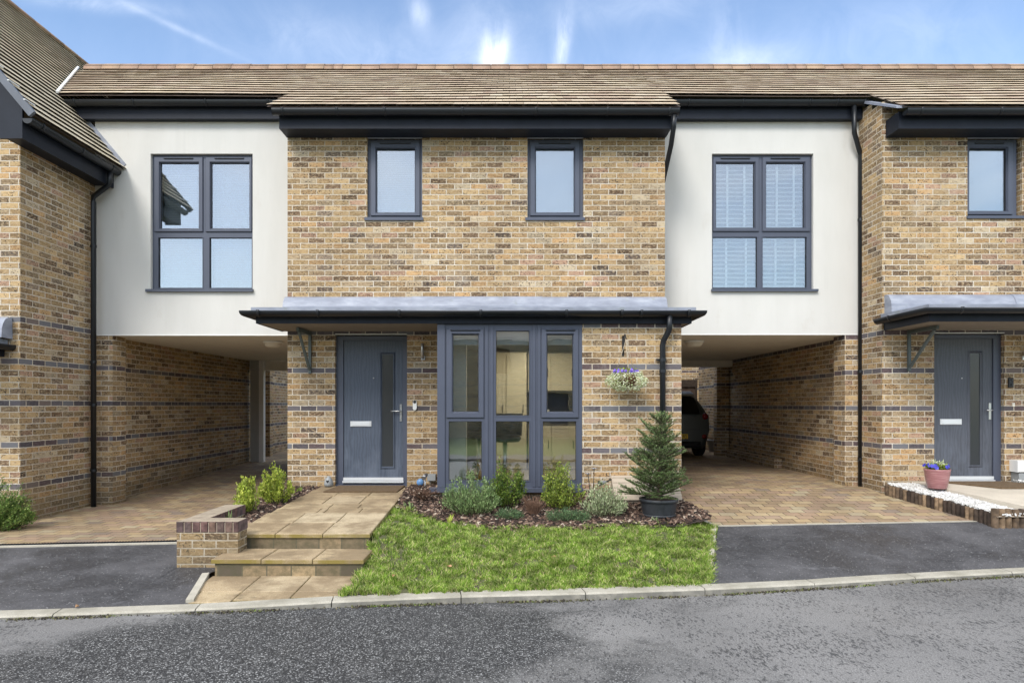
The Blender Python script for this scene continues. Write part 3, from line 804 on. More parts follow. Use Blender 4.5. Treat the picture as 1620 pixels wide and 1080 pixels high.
structure(g.build('lawn_soil', 'green_ground'))
# blades
def blades(name, xs, ys, zs, hs, w, mat, lean=.5, label='', cat='', kind='stuff', parent=None, dirs=None):
    N = len(xs); a = RNG.uniform(0, 2 * PI, N); ln = RNG.uniform(.1, lean, N) * hs
    base = np.stack([xs, ys, zs - .004], 1); d = np.stack([np.cos(a), np.sin(a), 0 * a], 1)
    if dirs is not None: d = np.stack([dirs[0], dirs[1], 0 * a], 1) + d * .4
    fa = RNG.uniform(-.9, .9, N); s = np.stack([np.cos(fa), np.sin(fa), 0 * a], 1) * (w * RNG.uniform(.7, 1.3, N))[:, None]
    up = np.zeros((N, 3)); up[:, 2] = hs
    P = np.stack([base - s, base + s, base + d * (ln * .35)[:, None] + up * .6 + s * .8, base + d * (ln * .35)[:, None] + up * .6 - s * .8, base + d * ln[:, None] + up], 1)
    def fc(N, k):
        b = (np.arange(N) * 5)[:, None]
        q = np.concatenate([b + np.array([[0, 1, 2, 3]]), b + np.array([[3, 2, 4, 4]])], 1).reshape(-1, 4)
        return q
    # two polys per blade: quad + tri; build as quads then tris in separate call is costly, use tri fan
    def ft(N, k):
        b = (np.arange(N) * 5)[:, None]
        return np.concatenate([b + np.array([[0, 1, 2]]), b + np.array([[0, 2, 3]]), b + np.array([[3, 2, 4]])], 1).reshape(-1, 3)
    o = np_mesh(name, P, ft, mat, parent=parent)
    return o
from mathutils import noise as mn
xs = []; ys = []; zs = []; hs = []; dx_ = []; dy_ = []
for _ in range(8200):
    a = RNG.uniform(-.012, 1.012); b = RNG.uniform(-.015, 1.0)
    x, y, z = lp(a, b)
    nn = mn.noise(Vector((x * 2.2, y * 2.2, 0))); n2 = mn.noise(Vector((x * 6, y * 6, 3)))
    if n2 < -.28 and random.random() < .68: continue
    H = max(.014, .033 + .022 * nn + .026 * n2 + random.uniform(-.008, .022)); nb = 11
    A = RNG.uniform(0, 2 * PI, nb); rr = RNG.uniform(0, .022, nb)
    for q, r_ in zip(A, rr):
        xs.append(x + r_ * math.cos(q)); ys.append(y + r_ * math.sin(q)); zs.append(z); hs.append(H * RNG.uniform(.6, 1.15)); dx_.append(math.cos(q)); dy_.append(math.sin(q))
ge = blades('grass', np.array(xs), np.array(ys), np.array(zs), np.array(hs), .0030, 'grass', 1.3, dirs=(np.array(dx_), np.array(dy_)))
tag(ge, 'short green lawn grass between the path and the right drive', 'grass', kind='stuff')
# tufts of weed at kerb foot
xs = []; ys = []; zs = []; hs = []
for cx_, n_ in [(.60 - 1.3, 90), (-1.05, 120), (.12, 60), (1.05, 90), (2.0, 70), (2.3, 60), (3.25, 60), (3.9, 60), (4.6, 50), (-3.1, 30), (-2.0, 30)]:
    for i in range(n_):
        x = cx_ + random.gauss(0, .06); xs.append(x); ys.append(kerb_y(x) - .012 + random.gauss(0, .008)); zs.append(ROAD); hs.append(random.uniform(.008, .024))
t_ = blades('gutter_weeds', np.array(xs), np.array(ys), np.array(zs), np.array(hs), .0025, 'grass', 2.4); tag(t_, 'small weeds sprouting along the foot of the kerb', 'weeds', kind='stuff')
# dead leaves on lawn
def flat_leaf(n_, pts, size, mat, name, label, cat, grp=None):
    for k, (x, y, z) in enumerate(pts):
        a = random.uniform(0, 6.28); g = MB(); s = size * random.uniform(.8, 1.2)
        P = []
        for t in range(6):
            r = s * (1 if t % 3 == 0 else .55); P.append((x + r * math.cos(a + t * PI / 3), y + r * math.sin(a + t * PI / 3), z + .012 + .012 * math.sin(t * 2)))
        g.face(P)
        o = g.build(name, mat, origin=(x, y, z)); tag(o, label[k], cat, grp)
flat_leaf(4, [(-1.02, 5.72, G(5.72) + .03), (.42, 6.15, G(6.15) + .03), (-.55, 5.95, G(5.95) + .02)], .03, 'dead_leaf', 'fallen_leaf',
          ['brown fallen leaf on the lawn near the steps', 'orange fallen leaf in the middle of the lawn', 'rust coloured fallen leaf on the grass left of the middle'], 'leaf', 'fallen leaves on the grass')
flat_leaf(1, [(-3.42, 5.13, -1.60)], .025, 'dead_leaf', 'fallen_leaf', ['red brown fallen leaf on the left tarmac beside the kerb'], 'leaf')

# bed soil and chips
def soil_patch(pts, zf, name, mat='soil', n=8):
    g = MB(); return g
g = MB()
xs_ = np.linspace(-1.37, 2.40, 24)
for a, b in zip(xs_, xs_[1:]):
    for k in range(5):
        def bp(x, k):
            y0 = bed_edge(x) - .05; y1 = DW if x < -.95 else DB + .02
            y = y0 + (y1 - y0) * k / 5; xx = min(x, edge_x(y) - .02)
            return (xx, y, min(G(y), -1.13) - (.02 if x > 1.9 else 0))
        g.face([bp(a, k), bp(b, k), bp(b, k + 1), bp(a, k + 1)])
g.face([(-3.15, 6.2, PTH(6.2) - .035), (-2.6, 6.2, PTH(6.2) - .035), (-2.55, 9, PTH(9) - .035), (-3.08, 9, PTH(9) - .035)])
g.face([(-3.16, 7.2, -1.5), (-3.155, 7.2, PTH(7.2) - .035), (-3.085, 9, PTH(9) - .035), (-3.09, 9, -1.5)])
structure(g.build('bed_soil', 'soil'))
def chips(regionf, N, name, label, size=.026, mat='bark_chip', cat='bark'):
    P = []
    while len(P) < N:
        r = regionf()
        if r is None: continue
        P.append(r)
    P = np.array(P); N = len(P)
    L = RNG.uniform(.5, 1.5, N) * size; W = L * RNG.uniform(.25, .55, N); H = RNG.uniform(.003, .009, N)
    a = RNG.uniform(0, PI, N); tl = RNG.uniform(-.6, .6, N); tl2 = RNG.uniform(-.5, .5, N)
    ex = np.stack([np.cos(a) * np.cos(tl), np.sin(a) * np.cos(tl), np.sin(tl)], 1)
    ey0 = np.stack([-np.sin(a), np.cos(a), 0 * a], 1)
    ez = np.cross(ex, ey0); ey = ey0 * np.cos(tl2)[:, None] + ez * np.sin(tl2)[:, None]; ez = np.cross(ex, ey)
    c = P + np.stack([0 * a, 0 * a, RNG.uniform(0, .024, N)], 1)
    def V(i, j, k): return c + ex * (L * i)[:, None] + ey * (W * j)[:, None] + ez * (H * k)[:, None]
    Q = np.stack([V(-1, -.7, -1), V(.9, -1, -1), V(1, .8, -1), V(-.8, 1, -1), V(-.9, -.6, 1), V(.8, -.9, 1), V(.9, .7, 1), V(-.7, .9, 1)], 1)
    def fc(N, k):
        b = (np.arange(N) * 8)[:, None]
        return np.concatenate([b + np.array([q]) for q in ([4, 5, 6, 7], [0, 1, 5, 4], [1, 2, 6, 5], [2, 3, 7, 6], [3, 0, 4, 7])], 1).reshape(-1, 4)
    o = np_mesh(name, Q, fc, mat); tag(o, label, cat, kind='stuff'); return o
def reg_main():
    x = random.uniform(-1.36, 2.34); y0 = bed_edge(x); y1 = (DW - .02) if x < -.98 else DB - .02
    y = random.uniform(y0 - .01, y1)
    if x > edge_x(y) - .04: return None
    if random.random() > 1.25 - (y - y0) / 1.6 and x > -.9: return None
    return (x, y, min(G(y), -1.13) + .004 - (.02 if x > 1.9 else 0))
chips(reg_main, 8500, 'bark_mulch', 'brown bark chips covering the flower bed under the bay window')
def reg_left():
    y = random.uniform(6.39, 8.97); x0 = interp([(6.39, -2.93), (7.2, -2.93), (7.25, -3.14), (9, -3.1)], y); x1 = interp([(6.4, -2.78), (8.9, -2.58)], y)
    x = random.uniform(x0, x1); return (x, y, PTH(y) - .03)
chips(reg_left, 2600, 'bark_mulch', 'brown bark chips in the narrow bed left of the entrance path')
# white gravel strip by the right house
def gy(x): return interp([(5.17, 8.95), (5.6, 7.6)], x)
def gx_log(y): return interp([(7.60, 5.60), (8.95, 5.20)], y)
def gx_slab(y): return interp([(7.4, 6.02), (8.8, 5.63)], y)
def GRZ(y): return -1.105 - (8.95 - y) * .115
def reg_gr():
    y = random.uniform(7.45, 8.98); x0 = gx_log(y) + .03; x1 = gx_slab(y) + .02
    if y < 7.6: x0, x1 = 5.68, 8.0
    return (random.uniform(x0, x1), y, GRZ(y))
chips(reg_gr, 5200, 'gravel', 'white decorative gravel between the log edging and the right house path', .014, 'gravel', 'gravel')
def reg_gr2():
    return (random.uniform(6.95, 8.2), random.uniform(8.75, 8.98), -1.055)
chips(reg_gr2, 900, 'gravel', 'white gravel at the foot of the right house wall by the meter box', .014, 'gravel', 'gravel')
g = MB()
g.face([(gx_log(7.45), 7.45, GRZ(7.45) - .01), (8.2, 7.45, GRZ(7.45) - .01), (8.2, 7.7, GRZ(7.7) - .01), (gx_log(7.7), 7.7, GRZ(7.7) - .01)])
g.face([(gx_log(7.7), 7.7, GRZ(7.7) - .01), (6.1, 7.7, GRZ(7.7) - .01), (5.75, 9.0, GRZ(9) - .01), (5.18, 9.0, GRZ(9) - .01)])
structure(g.build('gravel_bed', 'stone_buff'))
# right path slab
g = MB()
A = [(6.02, 7.55, -1.5), (11, 7.55, -1.5), (11, 8.98, -1.5), (5.60, 8.98, -1.5)]
g.hexa(A, [(6.02, 7.55, -1.185), (11, 7.55, -1.185), (11, 8.98, -1.065), (5.60, 8.98, -1.065)])
structure(g.build('neighbour_path', 'pale_slab'))
# log edging
le = empty('log_edging', (5.4, 8.3, -1.3)); tag(le, 'row of short dark wooden logs edging the white gravel beside the right drive', 'edging')
g = MB()
def log(g, x, y, z0, z1, r):
    seg = 9; base = len(g.v); jr = [r * random.uniform(.9, 1.08) for _ in range(seg)]
    for zz, k in ((z0, 1), (z1 - .008, 1), (z1, .78)):
        for j in range(seg): t = 2 * PI * j / seg; g.v.append((x + jr[j] * k * math.cos(t), y + jr[j] * k * math.sin(t), zz))
    for q in range(2):
        for j in range(seg):
            k = (j + 1) % seg; g.f.append((base + q * seg + j, base + q * seg + k, base + (q + 1) * seg + k, base + (q + 1) * seg + j)); g.uv += [(0, 0)] * 4; g.sm.append(True)
    g.f.append(tuple(base + 2 * seg + j for j in range(seg))); g.uv += [(0, 0)] * seg; g.sm.append(False)
n = 26
for i in range(n):
    t = (i + .5) / n; y = 8.95 + (7.52 - 8.95) * t; x = gx_log(y) - .01
    log(g, x, y, RD(y) - .1, GRZ(y) + .012 + random.uniform(-.010, .010), .029)
tag(g.build('logs', 'log', le), None)
le2 = empty('log_edging', (6.2, 7.5, -1.4)); tag(le2, 'row of taller pale-topped logs at the front of the gravel, far right of the drive', 'edging')
g = MB(); x = 5.61
while x < 8.2: log(g, x, 7.50 + (x - 5.7) * .01, -1.55, -1.205 + random.uniform(-.008, .012), .038); x += .079
g.build('log', 'log', le2)

# ------------------------------------------------------------------ houses
def window(parent, pxs, py, d, panes, sill=None, name='window', dep=.07, blind=None, vents=(), yoff=0):
    """all in photograph pixels at depth d; panes: (x0,x1,y0,y1,sash outer or None)"""
    X0, X1 = rx(pxs[0], d), rx(pxs[1], d); Z1, Z0 = rz(py[0], d), rz(py[1], d)
    ops = [(rx(p[0], d), rx(p[1], d), rz(p[3], d), rz(p[2], d)) for p in panes]
    fr = MB(); fr.wall(X0, X1, Z0, Z1, d, dep, ops)
    fr.box(X0, X1, d + dep + .001, d + dep + .002, Z0, Z0 + .001)
    f = fr.build(name, 'anthracite', parent)
    sg = MB()
    for p, o in zip(panes, ops):
        if p[4]:
            s = p[4]; a, b, c, e = rx(s[0], d), rx(s[1], d), rz(s[3], d), rz(s[2], d)
            yo = d - .022
            x0, x1, z0, z1 = o
            # four mitred bars with a sloping inner bead
            O = [(a, c), (b, c), (b, e), (a, e)]; I = [(x0, z0), (x1, z0), (x1, z1), (x0, z1)]
            O2 = [(a + .005, c + .005), (b - .005, c + .005), (b - .005, e - .005), (a + .005, e - .005)]
            m_ = .012; I2 = [(x0 - m_, z0 - m_), (x1 + m_, z0 - m_), (x1 + m_, z1 + m_), (x0 - m_, z1 + m_)]
            for k in range(4):
                j = (k + 1) % 4
                sg.face([(O2[k][0], yo, O2[k][1]), (O2[j][0], yo, O2[j][1]), (I2[j][0], yo, I2[j][1]), (I2[k][0], yo, I2[k][1])])
                sg.face([(I2[k][0], yo, I2[k][1]), (I2[j][0], yo, I2[j][1]), (I[j][0], d + .012, I[j][1]), (I[k][0], d + .012, I[k][1])])
                sg.face([(O[k][0], yo + .005, O[k][1]), (O[j][0], yo + .005, O[j][1]), (O2[j][0], yo, O2[j][1]), (O2[k][0], yo, O2[k][1])])
                sg.face([(O[k][0], d - .001, O[k][1]), (O[j][0], d - .001, O[j][1]), (O[j][0], yo + .005, O[j][1]), (O[k][0], yo + .005, O[k][1])])
        else:
            x0, x1, z0, z1 = o; m_ = .012
            sg.box(x0 - m_, x1 + m_, d - .006, d - .001, z1, z1 + m_); sg.box(x0 - m_, x1 + m_, d - .006, d - .001, z0 - m_, z0)
            sg.box(x0 - m_, x0, d - .0055, d - .001, z0, z1); sg.box(x1, x1 + m_, d - .0055, d - .001, z0, z1)
    sg.build('sash', 'anthracite', f)
    for o in ops:
        gm = MB(); gm.box(o[0] - .004, o[1] + .004, d + .024, d + .028, o[2] - .004, o[3] + .004); gm.build('pane', 'glass', f)
        gk = MB(); m_ = .004
        sl_ = MB()
    # black gaskets
    gk = MB()
    for o in ops:
        x0, x1, z0, z1 = o
        gk.box(x0, x1, d + .014, d + .022, z1 - .007, z1 - .0005); gk.box(x0, x1, d + .014, d + .022, z0 + .0005, z0 + .006)
        gk.box(x0 + .0005, x0 + .006, d + .0142, d + .022, z0 + .006, z1 - .007); gk.box(x1 - .006, x1 - .0005, d + .0142, d + .022, z0 + .006, z1 - .007)
    gk.build('gasket', 'door_seal', f)
    for (vx0, vx1, vy) in vents:
        vm = MB(); a, b, z = rx(vx0, d), rx(vx1, d), rz(vy, d); vm.bbox(a, b, d - .036, d - .0225, z - .007, z + .007, .004); vm.box(a - .008, a, d - .030, d - .0225, z - .002, z + .012); vm.box(b, b + .008, d - .030, d - .0225, z - .002, z + .012)
        vm.build('trickle_vent', 'black_plastic', f)
    if sill:
        a, b, y0, y1, pr = sill; a, b, z1, z0 = rx(a, d), rx(b, d), rz(y0, d), rz(y1, d)
        s = MB()
        s.hexa([(a, d - pr, z0), (b, d - pr, z0), (b, d + .03, z0), (a, d + .03, z0)], [(a, d - pr, z1 - .008), (b, d - pr, z1 - .008), (b, d + .03, z1), (a, d + .03, z1)])
        s.build('sill', 'anthracite', f)
    return f, ops

def venetian(parent, x0, x1, z0, z1, y, pitch=.026, tilt=60, wdt=.027, name='blind'):
    g = MB(); z = z0 + .01; a = math.radians(tilt); dy, dz = math.cos(a) * wdt / 2, math.sin(a) * wdt / 2
    while z < z1:
        g.face([(x0, y - dy, z - dz), (x1, y - dy, z - dz), (x1, y, z + .002), (x0, y, z + .002)]); g.face([(x0, y, z + .002), (x1, y, z + .002), (x1, y + dy, z + dz), (x0, y + dy, z + dz)])
        z += pitch
    for k in (.18, .82):
        xx = x0 + (x1 - x0) * k; g.box(xx - .002, xx + .002, y - dy - .003, y - dy - .001, z0, z1)
    return g.build(name, 'blind', parent)

def gutter_prof(r=.056):
    p = [(r * math.cos(t), r * math.sin(t)) for t in np.linspace(PI, 2 * PI, 11)]
    p += [(r, .012), (r - .008, .012)] + [((r - .008) * math.cos(t), (r - .008) * math.sin(t)) for t in np.linspace(2 * PI, PI, 9)] + [(-(r - .008), .012), (-r, .012)]
    return p
def gutter(parent, path, r=.056, clips=(), name='gutter'):
    g = MB(); g.sweep(path, gutter_prof(r), cap=False)
    # stop ends
    for e, nx in ((0, 1), (-1, -2)):
        p = Vector(path[e]); d = (p - Vector(path[nx])).normalized(); s = d.cross(Vector((0, 0, 1)))
        g.face([tuple(p + d * .004 + s * (r * math.cos(t)) + Vector((0, 0, r * math.sin(t)))) for t in np.linspace(PI, 2 * PI, 10)])
        g.face([tuple(p + d * .0 + s * (r * math.cos(t)) + Vector((0, 0, r * math.sin(t)))) for t in np.linspace(2 * PI, PI, 10)])
    o = g.build(name, 'black_plastic', parent)
    for c in clips:
        c, ax = (c[:3], c[3])
        k = MB(); r2 = r + .005; n = 9
        pr = [(r2 * math.cos(t), r2 * math.sin(t)) for t in np.linspace(PI, 2 * PI, n)] + [(r2, .02), (r - .01, .016), (-(r - .01), .016), (-r2, .02)]
        d = Vector((1, 0, 0)) if ax == 'x' else Vector((0, 1, 0))
        k.sweep([Vector(c) - d * .017, Vector(c) + d * .017], pr); k.build('gutter_clip', 'black_plastic', o)
    return o
def downpipe(parent, pts, r=.034, clips=(), name='downpipe', wall=None):
    g = MB(); g.tube(pts, r, 12)
    for p in pts[1:-1]:
        pass
    o = g.build(name, 'black_plastic', parent)
    for (x, y, z, dx) in clips:
        k = MB(); k.lathe((x, y, z - .02), [(r + .006, 0), (r + .006, .04)], 12); k.box(x, x + dx, y + .02, y + .032, z - .012, z + .012); k.build('pipe_clip', 'black_plastic', o)
    return o

# ---- roof tiles: f(u,s) -> point, normal; s measured down from the ridge
def tiles(parent, f, u0, u1, k0, k1, gauge, w, mat, eave=None, name='roof', thick=.025, slip=.0):
    g = MB()
    for k in range(k0, k1):
        off = (w / 2 if k % 2 else 0) + 0
        us = [u0]; u = math.floor(u0 / w) * w + off
        while u < u1:
            if u > u0 + .02: us.append(u)
            u += w
        us.append(u1)
        for a, b in zip(us, us[1:]):
            if b - a < .02: continue
            m = (a + b) / 2
            if eave is not None and (k + .5) * gauge > eave(m): continue
            lift = thick + random.uniform(-.0015, .002); jb = random.uniform(-.003, .003) + (.05 if random.random() < slip else 0)
            a2, b2 = a + .0025, b - .0025
            s0, s1 = k * gauge - .02, (k + 1) * gauge + jb
            pa0, n0 = f(a2, s0); pb0, _ = f(b2, s0); pa1, n1 = f(a2, s1); pb1, _ = f(b2, s1)
            pa2, _ = f(a2, s1 - .10); pb2, _ = f(b2, s1 - .10)
            l2 = lift + random.uniform(-.0008, .0008)
            i0 = len(g.v)
            g.v += [tuple(pa0 + n0 * .003), tuple(pb0 + n0 * .003), tuple(pb1 + n1 * l2), tuple(pa1 + n1 * lift),
                    tuple(pa1 + n1 * (lift - .004)), tuple(pb1 + n1 * (l2 - .004)), tuple(pb2 + n1 * .0), tuple(pa2 + n1 * .0)]
            for q in ((0, 3, 2, 1), (3, 4, 5, 2), (4, 7, 6, 5), (0, 7, 4, 3), (1, 2, 5, 6)):
                g.f.append(tuple(i0 + z for z in q)); g.uv += [(0, 0)] * 4; g.sm.append(False)
    return g.build(name, mat, parent)
RD_, RZ_ = 12.0, 6.20     # ridge distance and height
ME = (8.54, 3.932); LE = (9.32, 4.443)
def eave_at(x):
    # smooth change between middle house, links and right house
    def sstep(a, b, v):
        t = min(1, max(0, (v - a) / (b - a))); return t * t * (3 - 2 * t)
    k = 0
    return (ME[0] + (LE[0] - ME[0]) * k, ME[1] + (LE[1] - ME[1]) * k)
def main_roof(u, s):
    # slope direction depends a little on where along the terrace we are
    k = eave_at(u); e = Vector((u, k[0], k[1])); r = Vector((u, RD_, RZ_)); d = (e - r); L = d.length; d /= L
    n = Vector((0, d.z, -d.y)); n = -n if n.z < 0 else n
    sag = .012 * math.sin(u * .9 + .6) * math.sin(min(1, s / L) * PI)
    return r + d * s + n * sag, n
def slope_len(u):
    k = eave_at(u); return math.hypot(RD_ - k[0], RZ_ - k[1])
GA = .243
def roof_part(parent, u0, u1, hard_eave, deck=True):
    L = math.hypot(RD_ - hard_eave[0], RZ_ - hard_eave[1])
    tiles(parent, main_roof, u0, u1, 0, 18, GA, .187, 'roof_tile', eave=lambda u: L)
    g = MB(); n = 12
    for i in range(n):
        a = u0 + (u1 - u0) * i / n; b = u0 + (u1 - u0) * (i + 1) / n
        pa, na = main_roof(a, 0); pb, nb = main_roof(b, 0); ea, _ = main_roof(a, L); eb, _ = main_roof(b, L)
        g.face([ea - na * .012, eb - nb * .012, pb - nb * .012, pa - na * .012])
        g.face([pa - na * .012, pb - nb * .012, (b, 2 * RD_ - hard_eave[0], hard_eave[1]), (a, 2 * RD_ - hard_eave[0], hard_eave[1])])
    g.build('roof_deck', 'wood_dark', parent)
    r = MB(); x = math.floor(u0 / .337) * .337
    while x < u1:
        a, b = max(x, u0), min(x + .337, u1)
        if b - a > .02:
            jz = random.uniform(-.004, .004); seg = 7; i0 = len(r.v)
            for xx in (a + .004, b - .004):
                for j in range(seg):
                    t = PI * j / (seg - 1); r.v.append((xx, RD_ - .24 * math.cos(t), RZ_ - .115 + .175 * math.sin(t) + jz))
            for j in range(seg - 1): r.f.append((i0 + j, i0 + seg + j, i0 + seg + j + 1, i0 + j + 1)); r.uv += [(0, 0)] * 4; r.sm.append(True)
            r.f.append(tuple(i0 + j for j in range(seg))); r.uv += [(0, 0)] * seg; r.sm.append(False)
            r.f.append(tuple(i0 + seg + j for j in range(seg))[::-1]); r.uv += [(0, 0)] * seg; r.sm.append(False)
        x += .337
    r.build('ridge_tiles', 'ridge_tile', parent)
    q = MB(); q.box(u0, u1, RD_ - .215, RD_ + .215, RZ_ - .16, RZ_ - .03); q.build('ridge_mortar', 'wood_dark', parent)

def door(parent, fx, fy, leaf, glass, mould, lb, hnd, peep, d, mat, thr):
    X0, X1, Z1, Z0 = rx(fx[0], d), rx(fx[1], d), rz(fy[0], d), rz(fy[1], d)
    lx0, lx1, lz1, lz0 = rx(leaf[0], d), rx(leaf[1], d), rz(leaf[2], d), rz(leaf[3], d)
    f = MB(); f.wall(X0, X1, Z0, Z1, d, .08, [(lx0, lx1, Z0 + .001, lz1)]); f.box(X0 - .02, X1 + .02, d - .05, d + .08, Z0 - .035, Z0 - .001)
    df = f.build('front_door', 'anthracite', parent)
    gx0, gx1, gz1, gz0 = rx(glass[0], d), rx(glass[1], d), rz(glass[2], d), rz(glass[3], d)
    l = MB(); yl = d + .018; l.wall(lx0 + .004, lx1 - .004, lz0 - .06, lz1 - .004, yl, .045, [(gx0, gx1, gz0, gz1)]); lf = l.build('door_leaf', mat, df)
    sl = MB(); sl.box(lx0 + .0005, lx0 + .0038, yl + .004, yl + .02, lz0 - .05, lz1); sl.box(lx1 - .0038, lx1 - .0005, yl + .004, yl + .02, lz0 - .05, lz1); sl.box(lx0 + .004, lx1 - .004, yl + .004, yl + .02, lz1 - .0038, lz1 - .0003); sl.build('door_seal', 'door_seal', df)
    mx0, mx1, mz1, mz0 = rx(mould[0], d), rx(mould[1], d), rz(mould[2], d), rz(mould[3], d)
    m_ = MB(); O = [(mx0, mz0), (mx1, mz0), (mx1, mz1), (mx0, mz1)]; I = [(gx0, gz0), (gx1, gz0), (gx1, gz1), (gx0, gz1)]
    for k in range(4):
        j = (k + 1) % 4
        mo = [((O[q][0] + I[q][0]) / 2, (O[q][1] + I[q][1]) / 2) for q in (k, j)]
        m_.face([(O[k][0], yl - .001, O[k][1]), (O[j][0], yl - .001, O[j][1]), (mo[1][0], yl - .014, mo[1][1]), (mo[0][0], yl - .014, mo[0][1])])
        m_.face([(mo[0][0], yl - .014, mo[0][1]), (mo[1][0], yl - .014, mo[1][1]), (I[j][0], yl + .006, I[j][1]), (I[k][0], yl + .006, I[k][1])])
    m_.build('glazing_bead', mat, df)
    gl = MB(); gl.box(gx0 - .003, gx1 + .003, yl + .008, yl + .014, gz0 - .003, gz1 + .003); gl.build('pane', 'frosted_glass', df)
    a, b, z1, z0 = rx(lb[0], d), rx(lb[1], d), rz(lb[2], d), rz(lb[3], d)
    q = MB(); q.bbox(a, b, yl - .016, yl - .001, z0, z1, .004); q.bbox(a + .018, b - .018, yl - .022, yl - .0165, z0 + .014, z1 - .014, .002); q.build('letterbox', 'bright_metal', df)
    hx, z1, z0, zl, xl = rx(hnd[0], d), rz(hnd[1], d), rz(hnd[2], d), rz(hnd[3], d), rx(hnd[4], d)
    q = MB(); q.bbox(hx - .016, hx + .016, yl - .010, yl - .001, z0, z1, .004); q.tube([(hx, yl - .01, zl), (hx, yl - .05, zl), (hx - .02, yl - .055, zl), (xl, yl - .055, zl)], .0095, 8); q.lathe((hx, yl - .016, z0 + .05), [(0, 0), (.008, 0), (.008, .006)], 10, axis='y'); q.build('handle', 'metal', df)
    px_, pz = rx(peep[0], d), rz(peep[1], d); q = MB(); q.lathe((px_, yl - .006, pz), [(0, 0), (.009, 0), (.011, .005)], 12, axis='y'); q.build('peephole', 'metal', df)
    a, b, z1, z0 = rx(thr[0], d), rx(thr[1], d), rz(thr[2], d), rz(thr[3], d)
    q = MB(); q.box(a, b, yl - .022, yl - .002, z0 + (z1 - z0) * .45, z1); q.box(a - .006, b + .006, yl - .045, yl - .002, z0, z0 + (z1 - z0) * .38); q.build('threshold', 'bright_metal', df)
    return df

def canopy(parent, X0, X1, DWALL, dfront, zs, ztop, lead_x, left=True, right=True, soft='soffit', clipsx=()):
    c = MB(); zb = zs     # fascia body, open soffit shown by a board
    c.box(X0, X1, dfront, dfront + .022, zb, ztop - .05); c.box(X0, X0 + .022, dfront + .0225, DWALL - .003, zb, ztop - .05); c.box(X1 - .022, X1, dfront + .0225, DWALL - .003, zb, ztop - .05)
    cn = c.build('canopy', 'fascia', parent)
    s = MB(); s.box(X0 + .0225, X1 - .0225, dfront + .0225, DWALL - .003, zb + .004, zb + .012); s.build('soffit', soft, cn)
    t = MB(); t.hexa([(X0 - .04, dfront - .055, ztop - .05), (X1 + .04, dfront - .055, ztop - .05), (X1 + .04, DWALL - .002, ztop - .05), (X0 - .04, DWALL - .002, ztop - .05)],
                     [(X0 - .04, dfront - .055, ztop), (X1 + .04, dfront - .055, ztop), (X1 + .04, DWALL - .002, ztop + .02), (X0 - .04, DWALL - .002, ztop + .02)]); t.build('lead_edge', 'lead', cn)
    a, b = lead_x; zt = ztop + .285
    u = MB()
    prof = [(DWALL - .002, zt), (DWALL - .06, zt - .004), (DWALL - .11, zt - .03), (DWALL - .15, zt - .09), (DWALL - .17, zt - .15), (DWALL - .175, ztop + .022)]
    n = max(1, round((b - a) / 1.75)); 
    for i in range(n):
        p0 = a + (b - a) * i / n; p1 = a + (b - a) * (i + 1) / n + (.05 if i < n - 1 else 0); dz = .006 * (i % 2)
        for (y0, z0), (y1, z1) in zip(prof, prof[1:]):
            u.face([(p0, y1 - dz, z1 + dz), (p1, y1 - dz, z1 + dz), (p1, y0 - dz, z0 + dz), (p0, y0 - dz, z0 + dz)], smooth=False)
        for xx in (p0, p1): u.face([(xx, y - dz, z + dz) for y, z in prof] + [(xx, DWALL - .002, ztop + .022)])
    u.build('lead_flashing', 'lead', cn)
    gz = ztop - .065; r = .058
    path = []
    if left: path.append((X0 - .09, DWALL - .01, gz))
    path += [(X0 - .09, dfront - .095, gz), (X1 + .09, dfront - .095, gz)]
    if right: path.append((X1 + .09, DWALL - .01, gz))
    cl = [(x, dfront - .095, gz, 'x') for x in clipsx] + ([(X0 - .09, DWALL - .35, gz, 'y')] if left else [])
    # house gutter children directly under the house so that clips stay one level down
    gutter(parent, path, r, cl, 'canopy_gutter')
    return cn
def wall_bracket(parent, X, dw, ztop, zlow, reach, name='canopy_bracket'):
    g = MB(); g.box(X - .018, X + .018, dw - .035, dw - .002, zlow, ztop - .002); g.box(X - .017, X + .017, dw - reach, dw - .036, ztop - .05, ztop - .004)
    a = Vector((X, dw - .045, zlow + .06)); b = Vector((X, dw - reach + .06, ztop - .052))
    g.sweep([a, b], [(-.015, -.015), (.015, -.015), (.015, .015), (-.015, .015)], smooth=False)
    g.build(name, 'bracket_green', parent)

# ================= middle house
H1 = empty('terraced_house', (-.46, 9.0, -1.3)); tag(H1, 'middle brick terraced house with two small upper windows, blue-grey door and bay window', 'house')
def W(px0, px1, py0, py1, d): return (rx(px0, d), rx(px1, d), rz(py1, d), rz(py0, d))
DF = 9.06    # upper window frames
u1 = W(582, 669.2, 217.5, 350.5, DF); u2 = W(834, 922.5, 217.5, 350.5, DF)
dr1 = W(532, 645, 529.5, 768, DF)
g = MB()
g.wall(XL, XR, 1.2, 3.95, DW, .25, [(u1[0] + .002, u1[1] - .002, u1[2], 3.72), (u2[0] + .002, u2[1] - .002, u2[2], 3.72)])
g.wall(XL, -.90, -1.6, 1.2, DW, .25, [(dr1[0], dr1[1], dr1[2] - .02, dr1[3])])
g.box(-.90, XR, DW, DW + .25, 1.03, 1.2, skip='lt')
